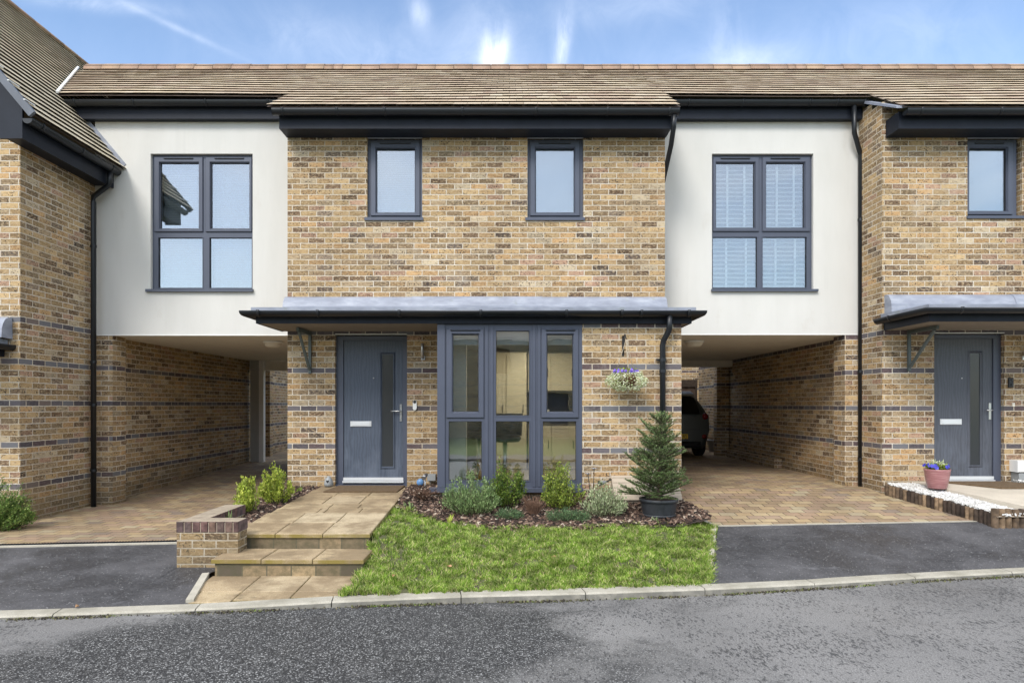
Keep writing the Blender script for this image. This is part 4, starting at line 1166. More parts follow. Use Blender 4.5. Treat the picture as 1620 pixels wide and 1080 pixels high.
# bay
bw = (rx(692, DB), rx(921, DB))
g.box(bw[1], XR, DB, DB + .25, -1.6, 1.13); g.box(-.985, bw[1], DB + .012, DB + .25, -1.6, rz(777, DB) - .002, skip='r')
g.wall(DB + .25, 15.0, -1.6, 1.03, XR - .25, .25, axis='x'); g.box(-.985, -.75, DB + .25, DW, -1.6, rz(777, DB) - .002)
g.wall(DW + .25, 15.0, 1.03, 3.95, XR - .25, .25, axis='x', ends=False)
g.wall(DW + .25, 15.0, -1.6, 3.95, XL, .25, axis='x'); g.wall(XL, XR, -1.6, 3.95, 15.0, .25)
g.build('wall', 'brick', H1)
# lintel tray line above the door and windows
for q_ in ((u1[0], u1[1], 3.708, 3.722), (u2[0], u2[1], 3.708, 3.722), (dr1[0], dr1[1], dr1[3] - .004, dr1[3] + .008)):
    g = MB(); g.box(q_[0], q_[1], DW - .006, DW + .05, q_[2], q_[3]); g.build('lintel_edge', 'bright_metal', H1)
# floors and inner skins
g = MB(); g.box(XL + .26, -.885, DW + .26, 14.95, -1.35, -1.12); g.box(-.8845, XR - .26, DB + .26, 14.95, -1.35, -1.12, skip='l'); g.build('floor', 'floor_in', H1)
g = MB(); g.box(XL + .26, XR - .26, DW + .26, 14.95, 1.21, 1.38); g.box(XL + .26, XR - .26, DB + .02, 14.95, 1.06, 1.10); g.box(XL + .26, XR - .26, DW + .26, 14.95, 3.75, 3.80)
g.box(-1.02, -.92, DW + .26, 13.0, -1.11, 1.05); g.box(-.91, 1.9, 12.6, 12.7, -1.11, 1.05)
g.box(1.86, 1.9, DB + .3, 12.59, -1.11, 1.05)
g.box(-.88, -.57, 8.55, 8.7, -1.11, 1.055)
g.build('inner_wall', 'white_paint', H1)
g = MB(); g.box(XL + .26, XR - .26, 9.7, 9.75, 1.39, 3.74); g.build('bedroom_partition', 'white_paint', H1)
roof_part(H1, XL - .12, XR + .10, (ME[0], ME[1]))
# boxed eaves
g = MB(); g.box(XL - .01, XR + .012, 8.70, 8.722, 3.70, 3.93); g.box(XL - .01, XL + .012, 8.7225, 8.998, 3.70, 3.93); g.box(XR - .01, XR + .012, 8.7225, 8.998, 3.70, 3.93); g.box(XL + .012, XR - .01, 8.7225, 8.998, 3.70, 3.72)
fa = g.build('eaves_fascia', 'fascia', H1)
gutter(H1, [(XL - .06, 8.61, 3.90), (XR + .09, 8.61, 3.90)], .062, [(x, 8.61, 3.90, 'x') for x in (-3.0, -2.28, -1.65, -.62, .35, 1.3, 2.12)])
downpipe(H1, [(XR + .03, 8.61, 3.84), (XR + .03, 8.64, 3.70), (XR + .035, 8.80, 3.52), (XR + .036, 9.45, 3.05), (XR + .036, 9.55, 2.95), (XR + .036, 9.55, 1.1)], .034)
w1, o1 = window(H1, (582, 669.2), (221.5, 346), DF, [(595.6, 656.6, 234.7, 336.3, (587, 664.6, 225, 342))], sill=(578.5, 670.5, 345.5, 351, .085), vents=[(602, 650, 228.5)])
venetian(w1, o1[0][0] - .03, o1[0][1] + .03, o1[0][2] - .02, o1[0][3] + .02, DF + .10, tilt=74)
w2, o2 = window(H1, (834, 922.5), (221.5, 346), DF, [(847.4, 908.4, 234.7, 336.3, (838.6, 917, 225, 342))], sill=(831, 924, 345.5, 351, .085), vents=[(853, 902, 228.5)])
g = MB(); g.box(o2[0][0] - .03, o2[0][1] + .03, DF + .09, DF + .092, o2[0][2] - .02, o2[0][3] + .02); g.build('blind', 'blind', w2)
# bay window
py = (512.5, 771); p_ = [(716.3, 757, 529, 651, (706.5, 765.5, 520.5, 660.5)), (709.8, 762.3, 666, 759.5, None), (784.5, 837.5, 523, 657, None), (784.5, 837.5, 666, 760, None),
      (865.5, 906.2, 529, 651, (856.5, 915, 520.5, 660.5)), (858.6, 911.4, 666, 759.5, None)]
w3, o3 = window(H1, (692, 920.8), py, DB, p_, sill=(680, 922, 770.5, 777.5, .07), name='bay_window', vents=[(714, 759, 523), (864, 909, 523)])
g = MB()
for a, b in ((767.5, 772), (776, 780), (843, 847), (851, 855)):
    g.box(rx(a, DB), rx(b, DB), DB - .013, DB - .001, rz(770, DB), rz(513.5, DB))
g.box(rx(692, DB), rx(704, DB), DB - .02, DB - .001, rz(770.5, DB), rz(512.8, DB))
g.build('mullion', 'anthracite', w3)
g = MB(); g.box(-.988, bw[0] - .002, DB - .02, DB + .24, rz(770.4, DB), 1.0, skip='') ; g = MB(); g.box(rx(692, DB) + .0, rx(692, DB) + .02, DB + .071, DB + .85, rz(770.4, DB), 1.005); g.build('side_panel', 'anthracite', w3)
for a, b in ((o3[0][0], o3[0][1]), (o3[2][0], o3[2][1]), (o3[4][0], o3[4][1])):
    g = MB(); g.box(a - .03, b + .03, DB + .085, DB + .10, rz(543, DB), rz(518, DB)); g.box(a - .03, b + .03, DB + .08, DB + .105, rz(544.5, DB), rz(541, DB)); g.build('roller_blind', 'blind', w3)
door(H1, (532, 645), (531.5, 765.5), (543, 637.5, 538, 757), (604, 621.7, 560.7, 737.7), (600.5, 625, 556.7, 742), (554, 587.5, 666, 674.5), (634, 639, 666.5, 650, 619), (590.7, 597.7), DF, 'door_paint', (543, 638, 755, 763))
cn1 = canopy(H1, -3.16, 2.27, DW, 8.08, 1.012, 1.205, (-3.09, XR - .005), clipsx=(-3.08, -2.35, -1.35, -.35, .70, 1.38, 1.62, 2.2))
wall_bracket(H1, rx(491, DW), DW, 1.01, rz(591, DW), .55)
# dark timber over bay head
g = MB(); g.box(bw[0], XR - .002, DB - .012, DB + .05, 1.0125, 1.03); g.build('head_trim', 'fascia', H1)
PX = rx(1048.5, 8.08)
downpipe(H1, [(rx(1059, 8.0), 7.985, 1.10), (rx(1059, 8.0), 7.985, .97), (rx(1058, 8.0), 8.0, .91), (rx(1049.5, 8.08), 8.07, .80), (PX, 8.085, .74), (PX, 8.085, -1.3)], .036, clips=[(PX, 8.085, .56, -.07), (PX, 8.085, .42, 0)])

# interior furniture, each its own thing
def cabinet(name, x0, x1, y0, y1, z0, z1, mat, label, cat, doors):
    e = empty(name, ((x0 + x1) / 2, y0, z0)); tag(e, label, cat)
    b = MB(); b.box(x0, x1, y0 + .02, y1, z0, z1); b.build('carcass', mat, e)
    for (a, b_, c, d_) in doors:
        q = MB(); q.bbox(a, b_, y0, y0 + .018, c, d_, .004); 
        for (r0, r1, r2, r3) in ((a, b_, c, c + .06), (a, b_, d_ - .06, d_), (a, a + .06, c + .0605, d_ - .0605), (b_ - .06, b_, c + .0605, d_ - .0605)): q.box(r0 + .003, r1 - .003, y0 - .006, y0 - .0005, r2 + .003, r3 - .003)
        dd = q.build('cabinet_door', mat, e)
        q = MB(); q.tube([(b_ - .05, y0 - .03, (c + d_) / 2 - .07), (b_ - .05, y0 - .03, (c + d_) / 2 + .07)], .006, 6); q.build('handle', 'black_item', dd)
KY = 11.2
cabinet('tall_cabinet', rx(768, KY), rx(833, KY), KY, KY + .6, -1.11, rz(557, KY), 'kitchen', 'tall cream kitchen cabinet seen through the middle pane of the bay window', 'cabinet', [(rx(769, KY), rx(800, KY), -1.0, .86), (rx(801, KY), rx(832, KY), -1.0, .86)])
cabinet('wall_cabinet', rx(836, KY), 1.80, KY + .2, KY + .6, rz(618, KY), rz(557, KY), 'kitchen', 'cream wall cabinet above the dark worktop, seen through the right bay pane', 'cabinet', [(rx(838, KY), rx(872, KY), .25, .88), (rx(873, KY), rx(911, KY), .25, .88), (rx(912, KY), 1.78, .25, .88)])
cabinet('base_cabinet', rx(836, KY), 1.80, KY, KY + .6, -1.11, rz(666, KY) - .04, 'kitchen', 'cream base cabinet below the dark worktop inside the bay room', 'cabinet', [(rx(838, KY), rx(872, KY), -1.0, -.36), (rx(873, KY), rx(911, KY), -1.0, -.36), (rx(912, KY), 1.78, -1.0, -.36)])
g = MB(); g.box(rx(835, KY), 1.81, KY - .03, KY + .6, rz(666, KY) - .038, rz(666, KY)); o = g.build('worktop', 'dark_kitchen', origin=(1, KY, -.3)); tag(o, 'dark kitchen worktop resting on the cream base cabinet', 'worktop')
g = MB(); g.box(rx(836, KY), 1.80, KY + .58, KY + .6, rz(664, KY), rz(620, KY)); o = g.build('splashback', 'dark_kitchen', origin=(1, KY, -.2)); tag(o, 'dark splashback panel between worktop and wall cabinet', 'panel')
for k, (px_, h, r, mt, lb) in enumerate([(868, .20, .05, 'bright_metal', 'steel kettle on the kitchen worktop'), (884, .14, .04, 'kitchen', 'cream jar on the worktop right of the kettle'), (896, .17, .045, 'white_plastic', 'white canister at the right end of the visible worktop')]):
    g = MB(); g.lathe((rx(px_, KY), KY + .25, rz(666, KY) + .001), [(0, 0), (r, 0), (r * 1.05, h * .5), (r * .8, h * .85), (r * .3, h), (0, h)], 14)
    o = g.build(['kettle', 'storage_jar', 'canister'][k], mt, origin=(rx(px_, KY), KY + .25, rz(666, KY))); tag(o, lb, ['kettle', 'jar', 'canister'][k])
def bar_chair(x, y, label):
    e = empty('bar_stool', (x, y, -1.11)); tag(e, label, 'stool', 'bar stools inside the bay window')
    q = MB(); q.lathe((x, y, -.50), [(0, 0), (.19, 0), (.22, .04), (.20, .09), (0, .09)], 16); q.build('seat', 'black_item', e)
    q = MB()
    n = 10
    for i in range(n):
        a0 = PI * (1.05 + .9 * i / n) + PI; a1 = PI * (1.05 + .9 * (i + 1) / n) + PI
        P = lambda a, r, z: (x + r * math.cos(a), y + r * math.sin(a) * .9, z)
        q.hexa([P(a0, .20, -.42), P(a1, .20, -.42), P(a1, .23, -.42), P(a0, .23, -.42)][::-1], [P(a0, .20, -.12), P(a1, .20, -.12), P(a1, .245, -.12), P(a0, .245, -.12)][::-1])
    q.build('backrest', 'black_item', e)
    q = MB(); q.tube([(x, y, -1.08), (x, y, -.5)], .03, 10); q.build('column', 'metal', e)
    q = MB(); q.lathe((x, y, -1.108), [(0, .03), (.05, .03), (.19, .01), (.20, 0)], 20); q.build('base', 'metal', e)
bar_chair(-.06, 8.80, 'black bar stool behind the middle bay pane'); bar_chair(-.47, 9.9, 'black bar stool further inside behind the left bay pane')
kl = empty('ceiling_light', (.45, 10.3, 1.05)); tag(kl, 'kitchen ceiling light glowing inside the bay room', 'light')
m_, t_m = new_mat('lamp_glow'); em = m_.node_tree.nodes.new('ShaderNodeEmission'); em.inputs[0].default_value = (1, .87, .66, 1); em.inputs[1].default_value = 46; oo_ = m_.node_tree.nodes.new('ShaderNodeOutputMaterial'); m_.node_tree.links.new(em.outputs[0], oo_.inputs[0]); M['lamp_glow'] = m_
q = MB(); q.lathe((.45, 10.3, 1.03), [(0, 0), (.20, 0), (.20, .02)], 20); q.build('diffuser', 'lamp_glow', kl)
kl2 = empty('ceiling_light', (-.12, 8.40, 1.05)); tag(kl2, 'small lit ceiling light just inside the top of the middle bay pane', 'light')
q = MB(); q.lathe((-.12, 8.40, 1.03), [(0, 0), (.09, 0), (.09, .02)], 16); q.build('diffuser', 'lamp_glow', kl2)
q = MB(); q.lathe((-.12, 8.40, 1.03), [(.095, -.005), (.11, -.005), (.11, .026)], 16); q.build('rim', 'white_plastic', kl2)
q = MB(); q.lathe((.45, 10.3, 1.03), [(.205, -.005), (.225, -.005), (.225, .026)], 20); q.build('rim', 'white_plastic', kl)
# picture frames on inner wall
g = MB(); g.box(-.916, -.90, 10.1, 10.6, -.2, .5); o = g.build('picture_frame', 'black_item', origin=(-.91, 10.3, 0)); tag(o, 'black picture frame hanging on the inner wall behind the left bay pane', 'picture')
# toy giraffe -> plain orange toy
e = empty('toy_animal', (rx(757, 8.6), 8.55, -1.11)); tag(e, 'small orange and yellow toy animal standing inside the bay window', 'toy')
x = rx(757, 8.55); g = MB(); g.tube([(x + .02, 8.55, -.86), (x + .01, 8.55, -.80), (x - .02, 8.55, -.785)], [.012, .015, .02], 8); g.tube([(x - .04, 8.55, -1.0), (x + .02, 8.55, -.98), (x + .02, 8.55, -.86)], [.03, .03, .012], 8); g.build('body', 'orange_toy', e)
for dx in (-.05, .03):
    for dy in (-.02, .02):
        q = MB(); q.tube([(x + dx, 8.55 + dy, -1.0), (x + dx, 8.55 + dy, -1.108)], .008, 6); q.build('leg', 'orange_toy', e)

# ================= left link
def link(label, xa, xb, pill, win, ops, shut, bm, zc, side, wl):
    e = empty('link_building', ((xa + xb) / 2, DL, -1.4)); tag(e, label, 'building')
    DR = DL + .055
    g = MB(); wo = (rx(win[0], DR), rx(win[1], DR), rz(win[3], DR) , rz(win[2], DR))
    g.wall(xa, xb, zc, 4.46, DL, .2, [wo]); g.box(xa, xb, DL + .2005, 15.1, zc + .004, zc + .03); wm = g.build('rendered_wall', 'render', e)
    g = MB(); g.box(xa + .01, xb - .01, DL + .01, 15.1, zc - .012, zc + .003); g.build('passage_ceiling', 'cream', e)
    g = MB(); g.box(xa, xb, DL - .006, DL + .02, zc - .012, zc + .002); g.build('render_bead', 'white_paint', e)
    f, o = window(e, (win[0], win[1]), (win[2] + 1, win[3]), DR, ops, sill=wl, vents=[((p[0] + p[1]) / 2 - 23, (p[0] + p[1]) / 2 + 22, p[2] - 6) for p in ops if p[4]])
    g = MB(); g.box(xa + .05, xb - .05, DL + .75, DL + .8, 1.3, 4.1); g.build('bedroom_partition', 'white_paint' if not shut else 'grey_plastic', e)  # wall behind the shutters greyed: the dark room's shade is put into its colour
    # eaves
    g = MB(); g.box(xa - (.5 if side == 'l' else 0), xb, 9.50, DL - .001, 4.185, 4.38); g.build('eaves_fascia', 'fascia', e)
    return e, f, o
LLp = [(253.7, 314.5, 258, 361.5, (245, 321.5, 249.5, 367)), (334, 394.5, 258, 361.5, (326, 399, 249.5, 367)), (250.7, 320.5, 376, 455.5, None), (331.5, 398.5, 376, 455.5, None)]
L1, f1, oo = link('white rendered link building with four-pane window over the left passage', XH, XL - .002, None, (241.5, 402, 245.5, 459), LLp, False, 'brick_left', 1.035, 'l', (235.5, 403.5, 458, 463, .10))
for o in oo: venetian(f1, o[0] - .02, o[1] + .02, o[2] - .02, o[3] + .02, DL + .20, tilt=66)
RRp = [(1132.7, 1193.3, 258, 360.3, (1127.5, 1200, 249.5, 366.5)), (1212, 1272, 258, 360.3, (1205.5, 1280.5, 249.5, 366.5)), (1127.6, 1197.5, 375, 455, None), (1206.5, 1276, 375, 455, None)]
L2, f2, oo2 = link('white rendered link building with shuttered four-pane window over the right passage', XR + .002, XN, None, (1124.5, 1284, 245.5, 459), RRp, True, 'brick', 1.045, 'r', (1123, 1290, 458, 462.5, .10))
# plantation shutters
for o in oo2:
    y = DL + .19; g = MB(); a = math.radians(34); z = o[2] - .02; w_ = .052
    while z < o[3] + .02:
        dy, dz = math.cos(a) * w_ / 2, math.sin(a) * w_ / 2
        g.hexa([(o[0] - .02, y - dy, z - dz - .003), (o[1] + .02, y - dy, z - dz - .003), (o[1] + .02, y + dy, z + dz - .003), (o[0] - .02, y + dy, z + dz - .003)],
               [(o[0] - .02, y - dy, z - dz + .003), (o[1] + .02, y - dy, z - dz + .003), (o[1] + .02, y + dy, z + dz + .003), (o[0] - .02, y + dy, z + dz + .003)])
        z += .066
    for k in (.35, .80):
        xx = o[0] + (o[1] - o[0]) * k; g.box(xx - .014, xx + .014, y - .045, y - .028, o[2] - .02, o[3] + .02)
    g.build('shutter', 'shutter_white', f2)
for e, a, b in ((L1, XH - 1.6, XL - .12), (L2, XR + .10, XN + .03)):
    roof_part(e, a, b, LE)
gutter(L1, [(XH - .55, 9.43, 4.40), (XL - .02, 9.43, 4.40)], .065, [(x, 9.43, 4.40, 'x') for x in (-6.3, -5.45, -4.4, -3.5)])
gutter(L2, [(XR + .03, 9.43, 4.40), (XN + .07, 9.43, 4.40)], .065, [(x, 9.43, 4.40, 'x') for x in (2.6, 3.38, 4.35, 4.75, 5.15)])
g = MB(); g.box(rx(1353, 9.43) - .035, rx(1353, 9.43) + .035, 9.39, 9.47, 4.1, 4.28); 
dp = downpipe(L2, [(rx(1353, 9.4), 9.43, 4.34), (rx(1353, 9.4), 9.43, 4.05), (rx(1354, 9.4), 9.44, 3.96), (rx(1361.5, 9.5), 9.53, 3.72), (rx(1362, 9.54), 9.55, 3.66), (rx(1362, 9.54), 9.55, -1.2)], .034,
              clips=[(rx(1362, 9.54), 9.55, 2.72, .05), (rx(1362, 9.54), 9.55, .49, .05), (rx(1362, 9.54), 9.55, -.80, .05)])
# pillars and passage walls
g = MB(); g.box(XH, -5.88, DL, DL + .33, -1.6, 1.022); g.wall(DL + .33, 15.1, -1.6, 1.022, XH, .09, axis='x'); g.build('passage_wall', 'brick_left', L1)
g = MB(); g.box(4.97, XN - .002, DL, DL + .33, -1.4, 1.032); g.build('passage_pillar', 'brick', L2)
g = MB(); g.box(4.88, XN - .01, 15.255, 15.5, -1.3, 1.0); g.build('passage_pillar', 'brick', L2)
g = MB(); g.box(XH + .05, XL - .01, 15.1, 15.35, .80, 1.02); g.build('end_beam', 'cream', L1)
g = MB(); g.box(rx(396, 15.0), rx(410, 15.0), 15.0, 15.09, -1.33, 1.02); g.build('door_frame', 'grey_post', L1)
g = MB(); g.box(rx(410.3, 15.0), rx(417.5, 15.0), 14.97, 15.09, -1.33, 1.02); g.build('door_frame', 'white_paint', L1)
g = MB(); g.box(XR + .01, XN - .01, 15.0, 15.25, .88, 1.03); g.build('end_beam', 'cream', L2)
g = MB(); g.box(XN - .15, XN - .004, 12.3, 14.99, -1.22, -1.03); g.build('low_ledge', 'brick', L2)
# ================= right house
H2 = empty('terraced_house', (7.5, 9.0, -1.2)); tag(H2, 'right-hand brick house with grey front door, lead canopy and one visible upper window', 'house')
u3 = W(1525.5, 1608, 217.5, 347, DF); dr2 = W(1473.5, 1583.5, 527.5, 766, DF)
g = MB()
g.wall(XN, 12.0, 1.2, 3.95, DW, .25, [(u3[0] + .002, u3[1] + .03, u3[2], 3.72)])
g.wall(XN, 12.0, -1.6, 1.2, DW, .25, [(dr2[0], dr2[1], dr2[2] - .02, dr2[3])])
g.wall(DW + .25, 15.3, -1.6, 4.3, XN, .25, axis='x', ends=False)
g.box(XN, XN + .25, DW, DW + .249, 3.951, 4.2)
g.build('wall', 'brick', H2)
for q_ in ((u3[0], u3[1] + .03, 3.708, 3.722), (dr2[0], dr2[1], dr2[3] - .004, dr2[3] + .008)):
    g = MB(); g.box(q_[0], q_[1], DW - .006, DW + .05, q_[2], q_[3]); g.build('lintel_edge', 'bright_metal', H2)
roof_part(H2, XN + .03, 12.2, (ME[0], ME[1]))
g = MB(); g.box(XN + .05, 12, 8.70, 8.722, 3.70, 3.93); g.box(XN + .05, XN + .072, 8.7225, 8.998, 3.70, 3.93); g.box(XN + .072, 12, 8.7225, 8.998, 3.70, 3.72); g.build('eaves_fascia', 'fascia', H2)
gutter(H2, [(XN + .08, 8.61, 3.90), (12, 8.61, 3.90)], .062, [(x, 8.61, 3.90, 'x') for x in (5.45, 6.5, 7.35)])
g = MB(); g.hexa([(XN - .04, 8.6, 3.93), (XN + .13, 8.6, 3.93), (XN + .13, 9.4, 4.36), (XN - .04, 9.4, 4.36)], [(XN - .04, 8.6, 3.96), (XN + .13, 8.6, 3.96), (XN + .13, 9.4, 4.40), (XN - .04, 9.4, 4.40)]); g.build('verge_lead', 'lead', H2)
w4, o4 = window(H2, (1525.5, 1608), (221.5, 344), DF, [(1533, 1592, 234.6, 334, (1528, 1600, 225, 340))], sill=(1524, 1614.5, 343, 348, .085), vents=[(1541, 1585, 228.5)])
g = MB(); g.box(o4[0][0] - .03, o4[0][1] + .03, DF + .09, DF + .092, o4[0][2] - .02, o4[0][3] + .02); g.build('blind', 'blind', w4)
door(H2, (1473.5, 1583.5), (529.5, 763.5), (1478, 1571.5, 535, 755), (1536.3, 1551.9, 558.5, 735.6), (1532, 1556, 555, 739), (1488, 1522, 662.5, 671.5), (1567.3, 637, 663.5, 648.5, 1558), (1523, 598), DF, 'door_paint_grey', (1478, 1572, 753, 762))
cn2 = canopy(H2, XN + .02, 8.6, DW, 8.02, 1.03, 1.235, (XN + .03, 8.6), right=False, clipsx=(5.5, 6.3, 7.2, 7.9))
wall_bracket(H2, rx(1437, DW), DW, 1.03, rz(587, DW), .62)
g = MB(); g.box(XN + .3, 12, DW + .6, DW + .65, -1.1, 3.7); g.build('inner_wall', 'white_paint', H2)
# ================= left house
H3 = empty('end_house', (-7.5, 8.14, -1.5)); tag(H3, 'left gabled brick house with steep tiled roof and downpipe beside the link', 'house')
g = MB()
tz = 1.19
EZ = 3.27
g.face([(-12, DB, -1.7), (XH, DB, -1.7), (XH, DB, EZ), (-12, DB, EZ)])
g.face([(-12, DB, EZ), (XH, DB, EZ), (-8.6, DB, EZ + 2.46 * tz), (-12, DB, EZ + .2)])
g.wall(DB, 15.1, -1.7, EZ + .1, XH - .25, .25, axis='x', ends=False)
g.face([(XH, DB + .0, EZ), (XH, DB + .25, EZ), (XH - .25, DB + .25, EZ + .1), (XH - .25, DB, EZ + .1)])
g.wall(15.0, 15.1, -1.7, EZ, XH - .25, .25, axis='x')
g.build('wall', 'brick_left', H3)
EX, EZ2 = -5.70, 3.475
RX3 = -8.5; nrm = Vector((math.sin(math.radians(50)), 0, math.cos(math.radians(50))))
LEN = (EX - RX3) / math.cos(math.radians(50))
def left_roof(u, s):
    q = LEN - s; a = math.radians(50)
    return Vector((EX - math.cos(a) * q, u, EZ2 + math.sin(a) * q)), nrm
nr = int(LEN / .15) + 1
def lr_flip(u, s):
    return left_roof(u, s)
tiles(H3, left_roof, 7.76, 17.5, 0, nr, LEN / nr, .187, 'roof_tile_left', thick=.033)
g = MB(); a = math.radians(50)
p = [left_roof(7.78, 0)[0] - nrm * .01, left_roof(7.78, LEN)[0] - nrm * .01, left_roof(17.5, LEN)[0] - nrm * .01, left_roof(17.5, 0)[0] - nrm * .01]
g.face(p); g.face([p[0], p[3], p[3] + Vector((-3.2, 0, -3.8)), p[0] + Vector((-3.2, 0, -3.8))]); g.build('roof_deck', 'wood_dark', H3)
g = MB()
for k in range(26):
    y0 = 7.76 + k * .375; g.sweep([(RX3 - .02, y0 + .004, 0), (RX3 - .02, y0 + .37, 0)], [(.12 * math.cos(t), EZ2 + LEN * math.sin(a) - .04 + .09 * math.sin(t)) for t in np.linspace(0, PI, 7)])
g.build('ridge_tiles', 'ridge_tile', H3)
# verge trim, box end, fascia
g = MB()
q0 = left_roof(7.74, 0)[0]; q1 = left_roof(7.74, LEN)[0]
g.hexa([q0 - nrm * .05, q1 - nrm * .05, q1 - nrm * .05 + Vector((0, .04, 0)), q0 - nrm * .05 + Vector((0, .04, 0))], [q0 + nrm * .035, q1 + nrm * .035, q1 + nrm * .035 + Vector((0, .04, 0)), q0 + nrm * .035 + Vector((0, .04, 0))])
g.build('verge_trim', 'lead_dark', H3)
g = MB()
for k in range(6):
    s = LEN - .18 - k * .3; c = left_roof(7.74, s)[0] + nrm * .037
    g.box(c.x - .012, c.x + .012, 7.735, 7.90, c.z - .002, c.z + .010)
g.build('verge_clip', 'white_plastic', H3)
g = MB(); bx = -5.86
g.prism([(-6.14, 3.20), (bx, 3.20), (bx, 3.60), (-6.14, 3.93)], 7.80, 7.83)
g.box(bx - .022, bx, 7.831, DL - .004, 3.20, 3.44); g.box(XH + .001, bx - .0225, 7.831, DL - .004, 3.24, 3.262)
g.build('eaves_fascia', 'fascia', H3)
g = MB(); g.prism([(-9, 3.6), (-6.141, 3.20), (-6.141, 3.79), (-8.6, 6.6), (-9, 6.6)], 7.80, 7.83) ; g = MB()
qa = Vector((-6.14, 7.81, 3.78)); qb = Vector((-8.4, 7.81, 3.78 + 2.26 * tz))
g.hexa([(-6.142, 7.80, 3.50), (-6.142, 7.83, 3.50), (-8.4, 7.83, 3.50 + 2.258 * tz), (-8.4, 7.80, 3.50 + 2.258 * tz)], [(-6.142, 7.80, 3.93), (-6.142, 7.83, 3.93), (-8.4, 7.83, 3.93 + 2.258 * tz), (-8.4, 7.80, 3.93 + 2.258 * tz)])
g.build('barge_board', 'fascia', H3)
gutter(H3, [(-5.795, 7.80, 3.44), (-5.795, DL - .03, 3.44)], .062, [(-5.795, y, 3.44, 'y') for y in (8.0, 8.75, 9.4)])
PXL = rx(148, 9.42)
downpipe(H3, [(-5.80, 9.42, 3.38), (-5.80, 9.42, 3.24), (-5.83, 9.42, 3.18), (PXL, 9.42, 3.02), (PXL, 9.42, 2.94), (PXL, 9.42, -1.5)], .036, clips=[(PXL, 9.42, z, -.07) for z in (2.3, .62, .0, -.95)] )
# flashing against link wall, valley lead
g = MB()
for s in np.linspace(0, 1, 2)[:1]:
    a0 = left_roof(DL - .012, LEN - .05)[0] + nrm * .04; a1 = left_roof(DL - .012, LEN - 1.1)[0] + nrm * .04
    g.hexa([a0 - nrm * .05, a0 - nrm * .05 + Vector((0, .01, 0)), a1 - nrm * .05 + Vector((0, .01, 0)), a1 - nrm * .05], [a0 + nrm * .03, a0 + nrm * .03 + Vector((0, .01, 0)), a1 + nrm * .03 + Vector((0, .01, 0)), a1 + nrm * .03])
def valley(z):
    q = (z - EZ2) / math.sin(a); X = EX - math.cos(a) * q
    t = (z - LE[1]) / (RZ_ - LE[1]); return Vector((X, LE[0] + (RD_ - LE[0]) * t, z))
v0, v1 = valley(4.45), valley(RZ_ - .02)
g.build('flashing', 'lead', H3)
g = MB(); g.sweep([v0 + Vector((.03, -.03, .035)), v1 + Vector((.03, -.03, .035))], [(-.016, -.02), (.016, -.02), (.016, .008), (-.016, .008)], smooth=False); g.build('valley_trim', 'white_plastic', H3)
# left house canopy end
g = MB(); cx0 = -6.235
cl = canopy(H3, -9.5, cx0 - .10, DB, 7.2, .60, .80, (-9.5, cx0), left=False, clipsx=())

# ------------------------------------------------------------------ far side of passages
g = MB(); g.box(-6.4, -6.12, 15.6, 24, -1.5, 1.9); o = g.build('garden_wall', 'brick_left', origin=(-6.2, 15.6, -1.4)); tag(o, 'sunlit brick garden wall beyond the left passage', 'wall')
g = MB(); g.box(XH - .1, rx(427, 16.2), 16.2, 16.4, -1.5, 1.9); o = g.build('wall_return', 'brick_left', origin=(-6.2, 16.2, -1.4)); tag(o, 'narrow brick wall end beside the white post in the left passage', 'wall')
g = MB(); g.box(5.28, 5.5, 15.45, 18.1, -1.3, 1.9); o = g.build('garden_wall', 'brick', origin=(5.3, 15.5, -1.2)); tag(o, 'sunlit brick garden wall beyond the right passage beside the fence', 'wall')
g = MB(); g.box(-3, 8, 19.6, 19.9, -1.3, 3.2); o = g.build('far_wall', 'brick', origin=(4.6, 19.6, -1.2)); tag(o, 'pale brick wall behind the wooden gate at the end of the right passage', 'wall')
fe = empty('wooden_gate', (4.9, 18.2, -1.2)); tag(fe, 'brown boarded gate beyond the parked car', 'gate')
g = MB(); x = 3.0
while x < 5.26: g.box(x, x + .115, 18.2 + (.012 if int(x * 8) % 2 else 0), 18.225, -1.18, .62); x += .12
g.build('boards', 'fence_wood', fe)
g = MB(); g.box(3.0, 5.27, 18.17, 18.199, .50, .70); g.box(rx(1101, 18.1), rx(1103.5, 18.1), 18.14, 18.168, -1.18, .5); g.build('rail', 'wood_dark', fe)
bk = MB(); bk.face([(-40, 27, -1.7), (40, 27, -1.7), (40, 27, .2), (-40, 27, .2)])
# planter pot far
e = empty('plant_pot', (rx(1128.5, 16.6), 16.6, -1.2)); tag(e, 'grey flowerpot standing by the garden wall behind the car', 'pot')
q = MB(); q.lathe((rx(1128.5, 16.6), 16.6, -1.19), [(0, 0), (.10, 0), (.15, .26), (.165, .26), (.165, .30), (.14, .30), (.13, .25), (0, .25)], 18); q.build('bowl', 'grey_plastic', e)
q = MB()
for k in range(9):
    aa = k * .7; q.tube([(rx(1128.5, 16.6), 16.6, -.94), (rx(1128.5, 16.6) + .08 * math.cos(aa), 16.6 + .08 * math.sin(aa), -.80 - .02 * (k % 3))], .006, 5)
q.build('stems', 'dry_stem', e)
# electric box on far wall
# ------------------------------------------------------------------ ceiling lights
for px_, nm in ((432, 'round white ceiling light in the left passage'), (1098, 'round white ceiling light in the right passage')):
    d = 10.45; x = rx(px_, d); zt = 1.022 if px_ < 800 else 1.032
    e = empty('ceiling_light', (x, d, zt)); tag(e, nm, 'light', 'ceiling lights in the passages')
    q = MB(); q.lathe((x, d, zt - .03), [(0, .03), (.15, .03), (.155, .0), (.14, -.005), (0, -.005)], 24); q.build('base', 'white_plastic', e)
    q = MB(); q.lathe((x, d, zt - .035), [(.135, 0), (.13, -.03), (.10, -.055), (.05, -.066), (0, -.068)], 24); q.build('diffuser', 'cream', e)

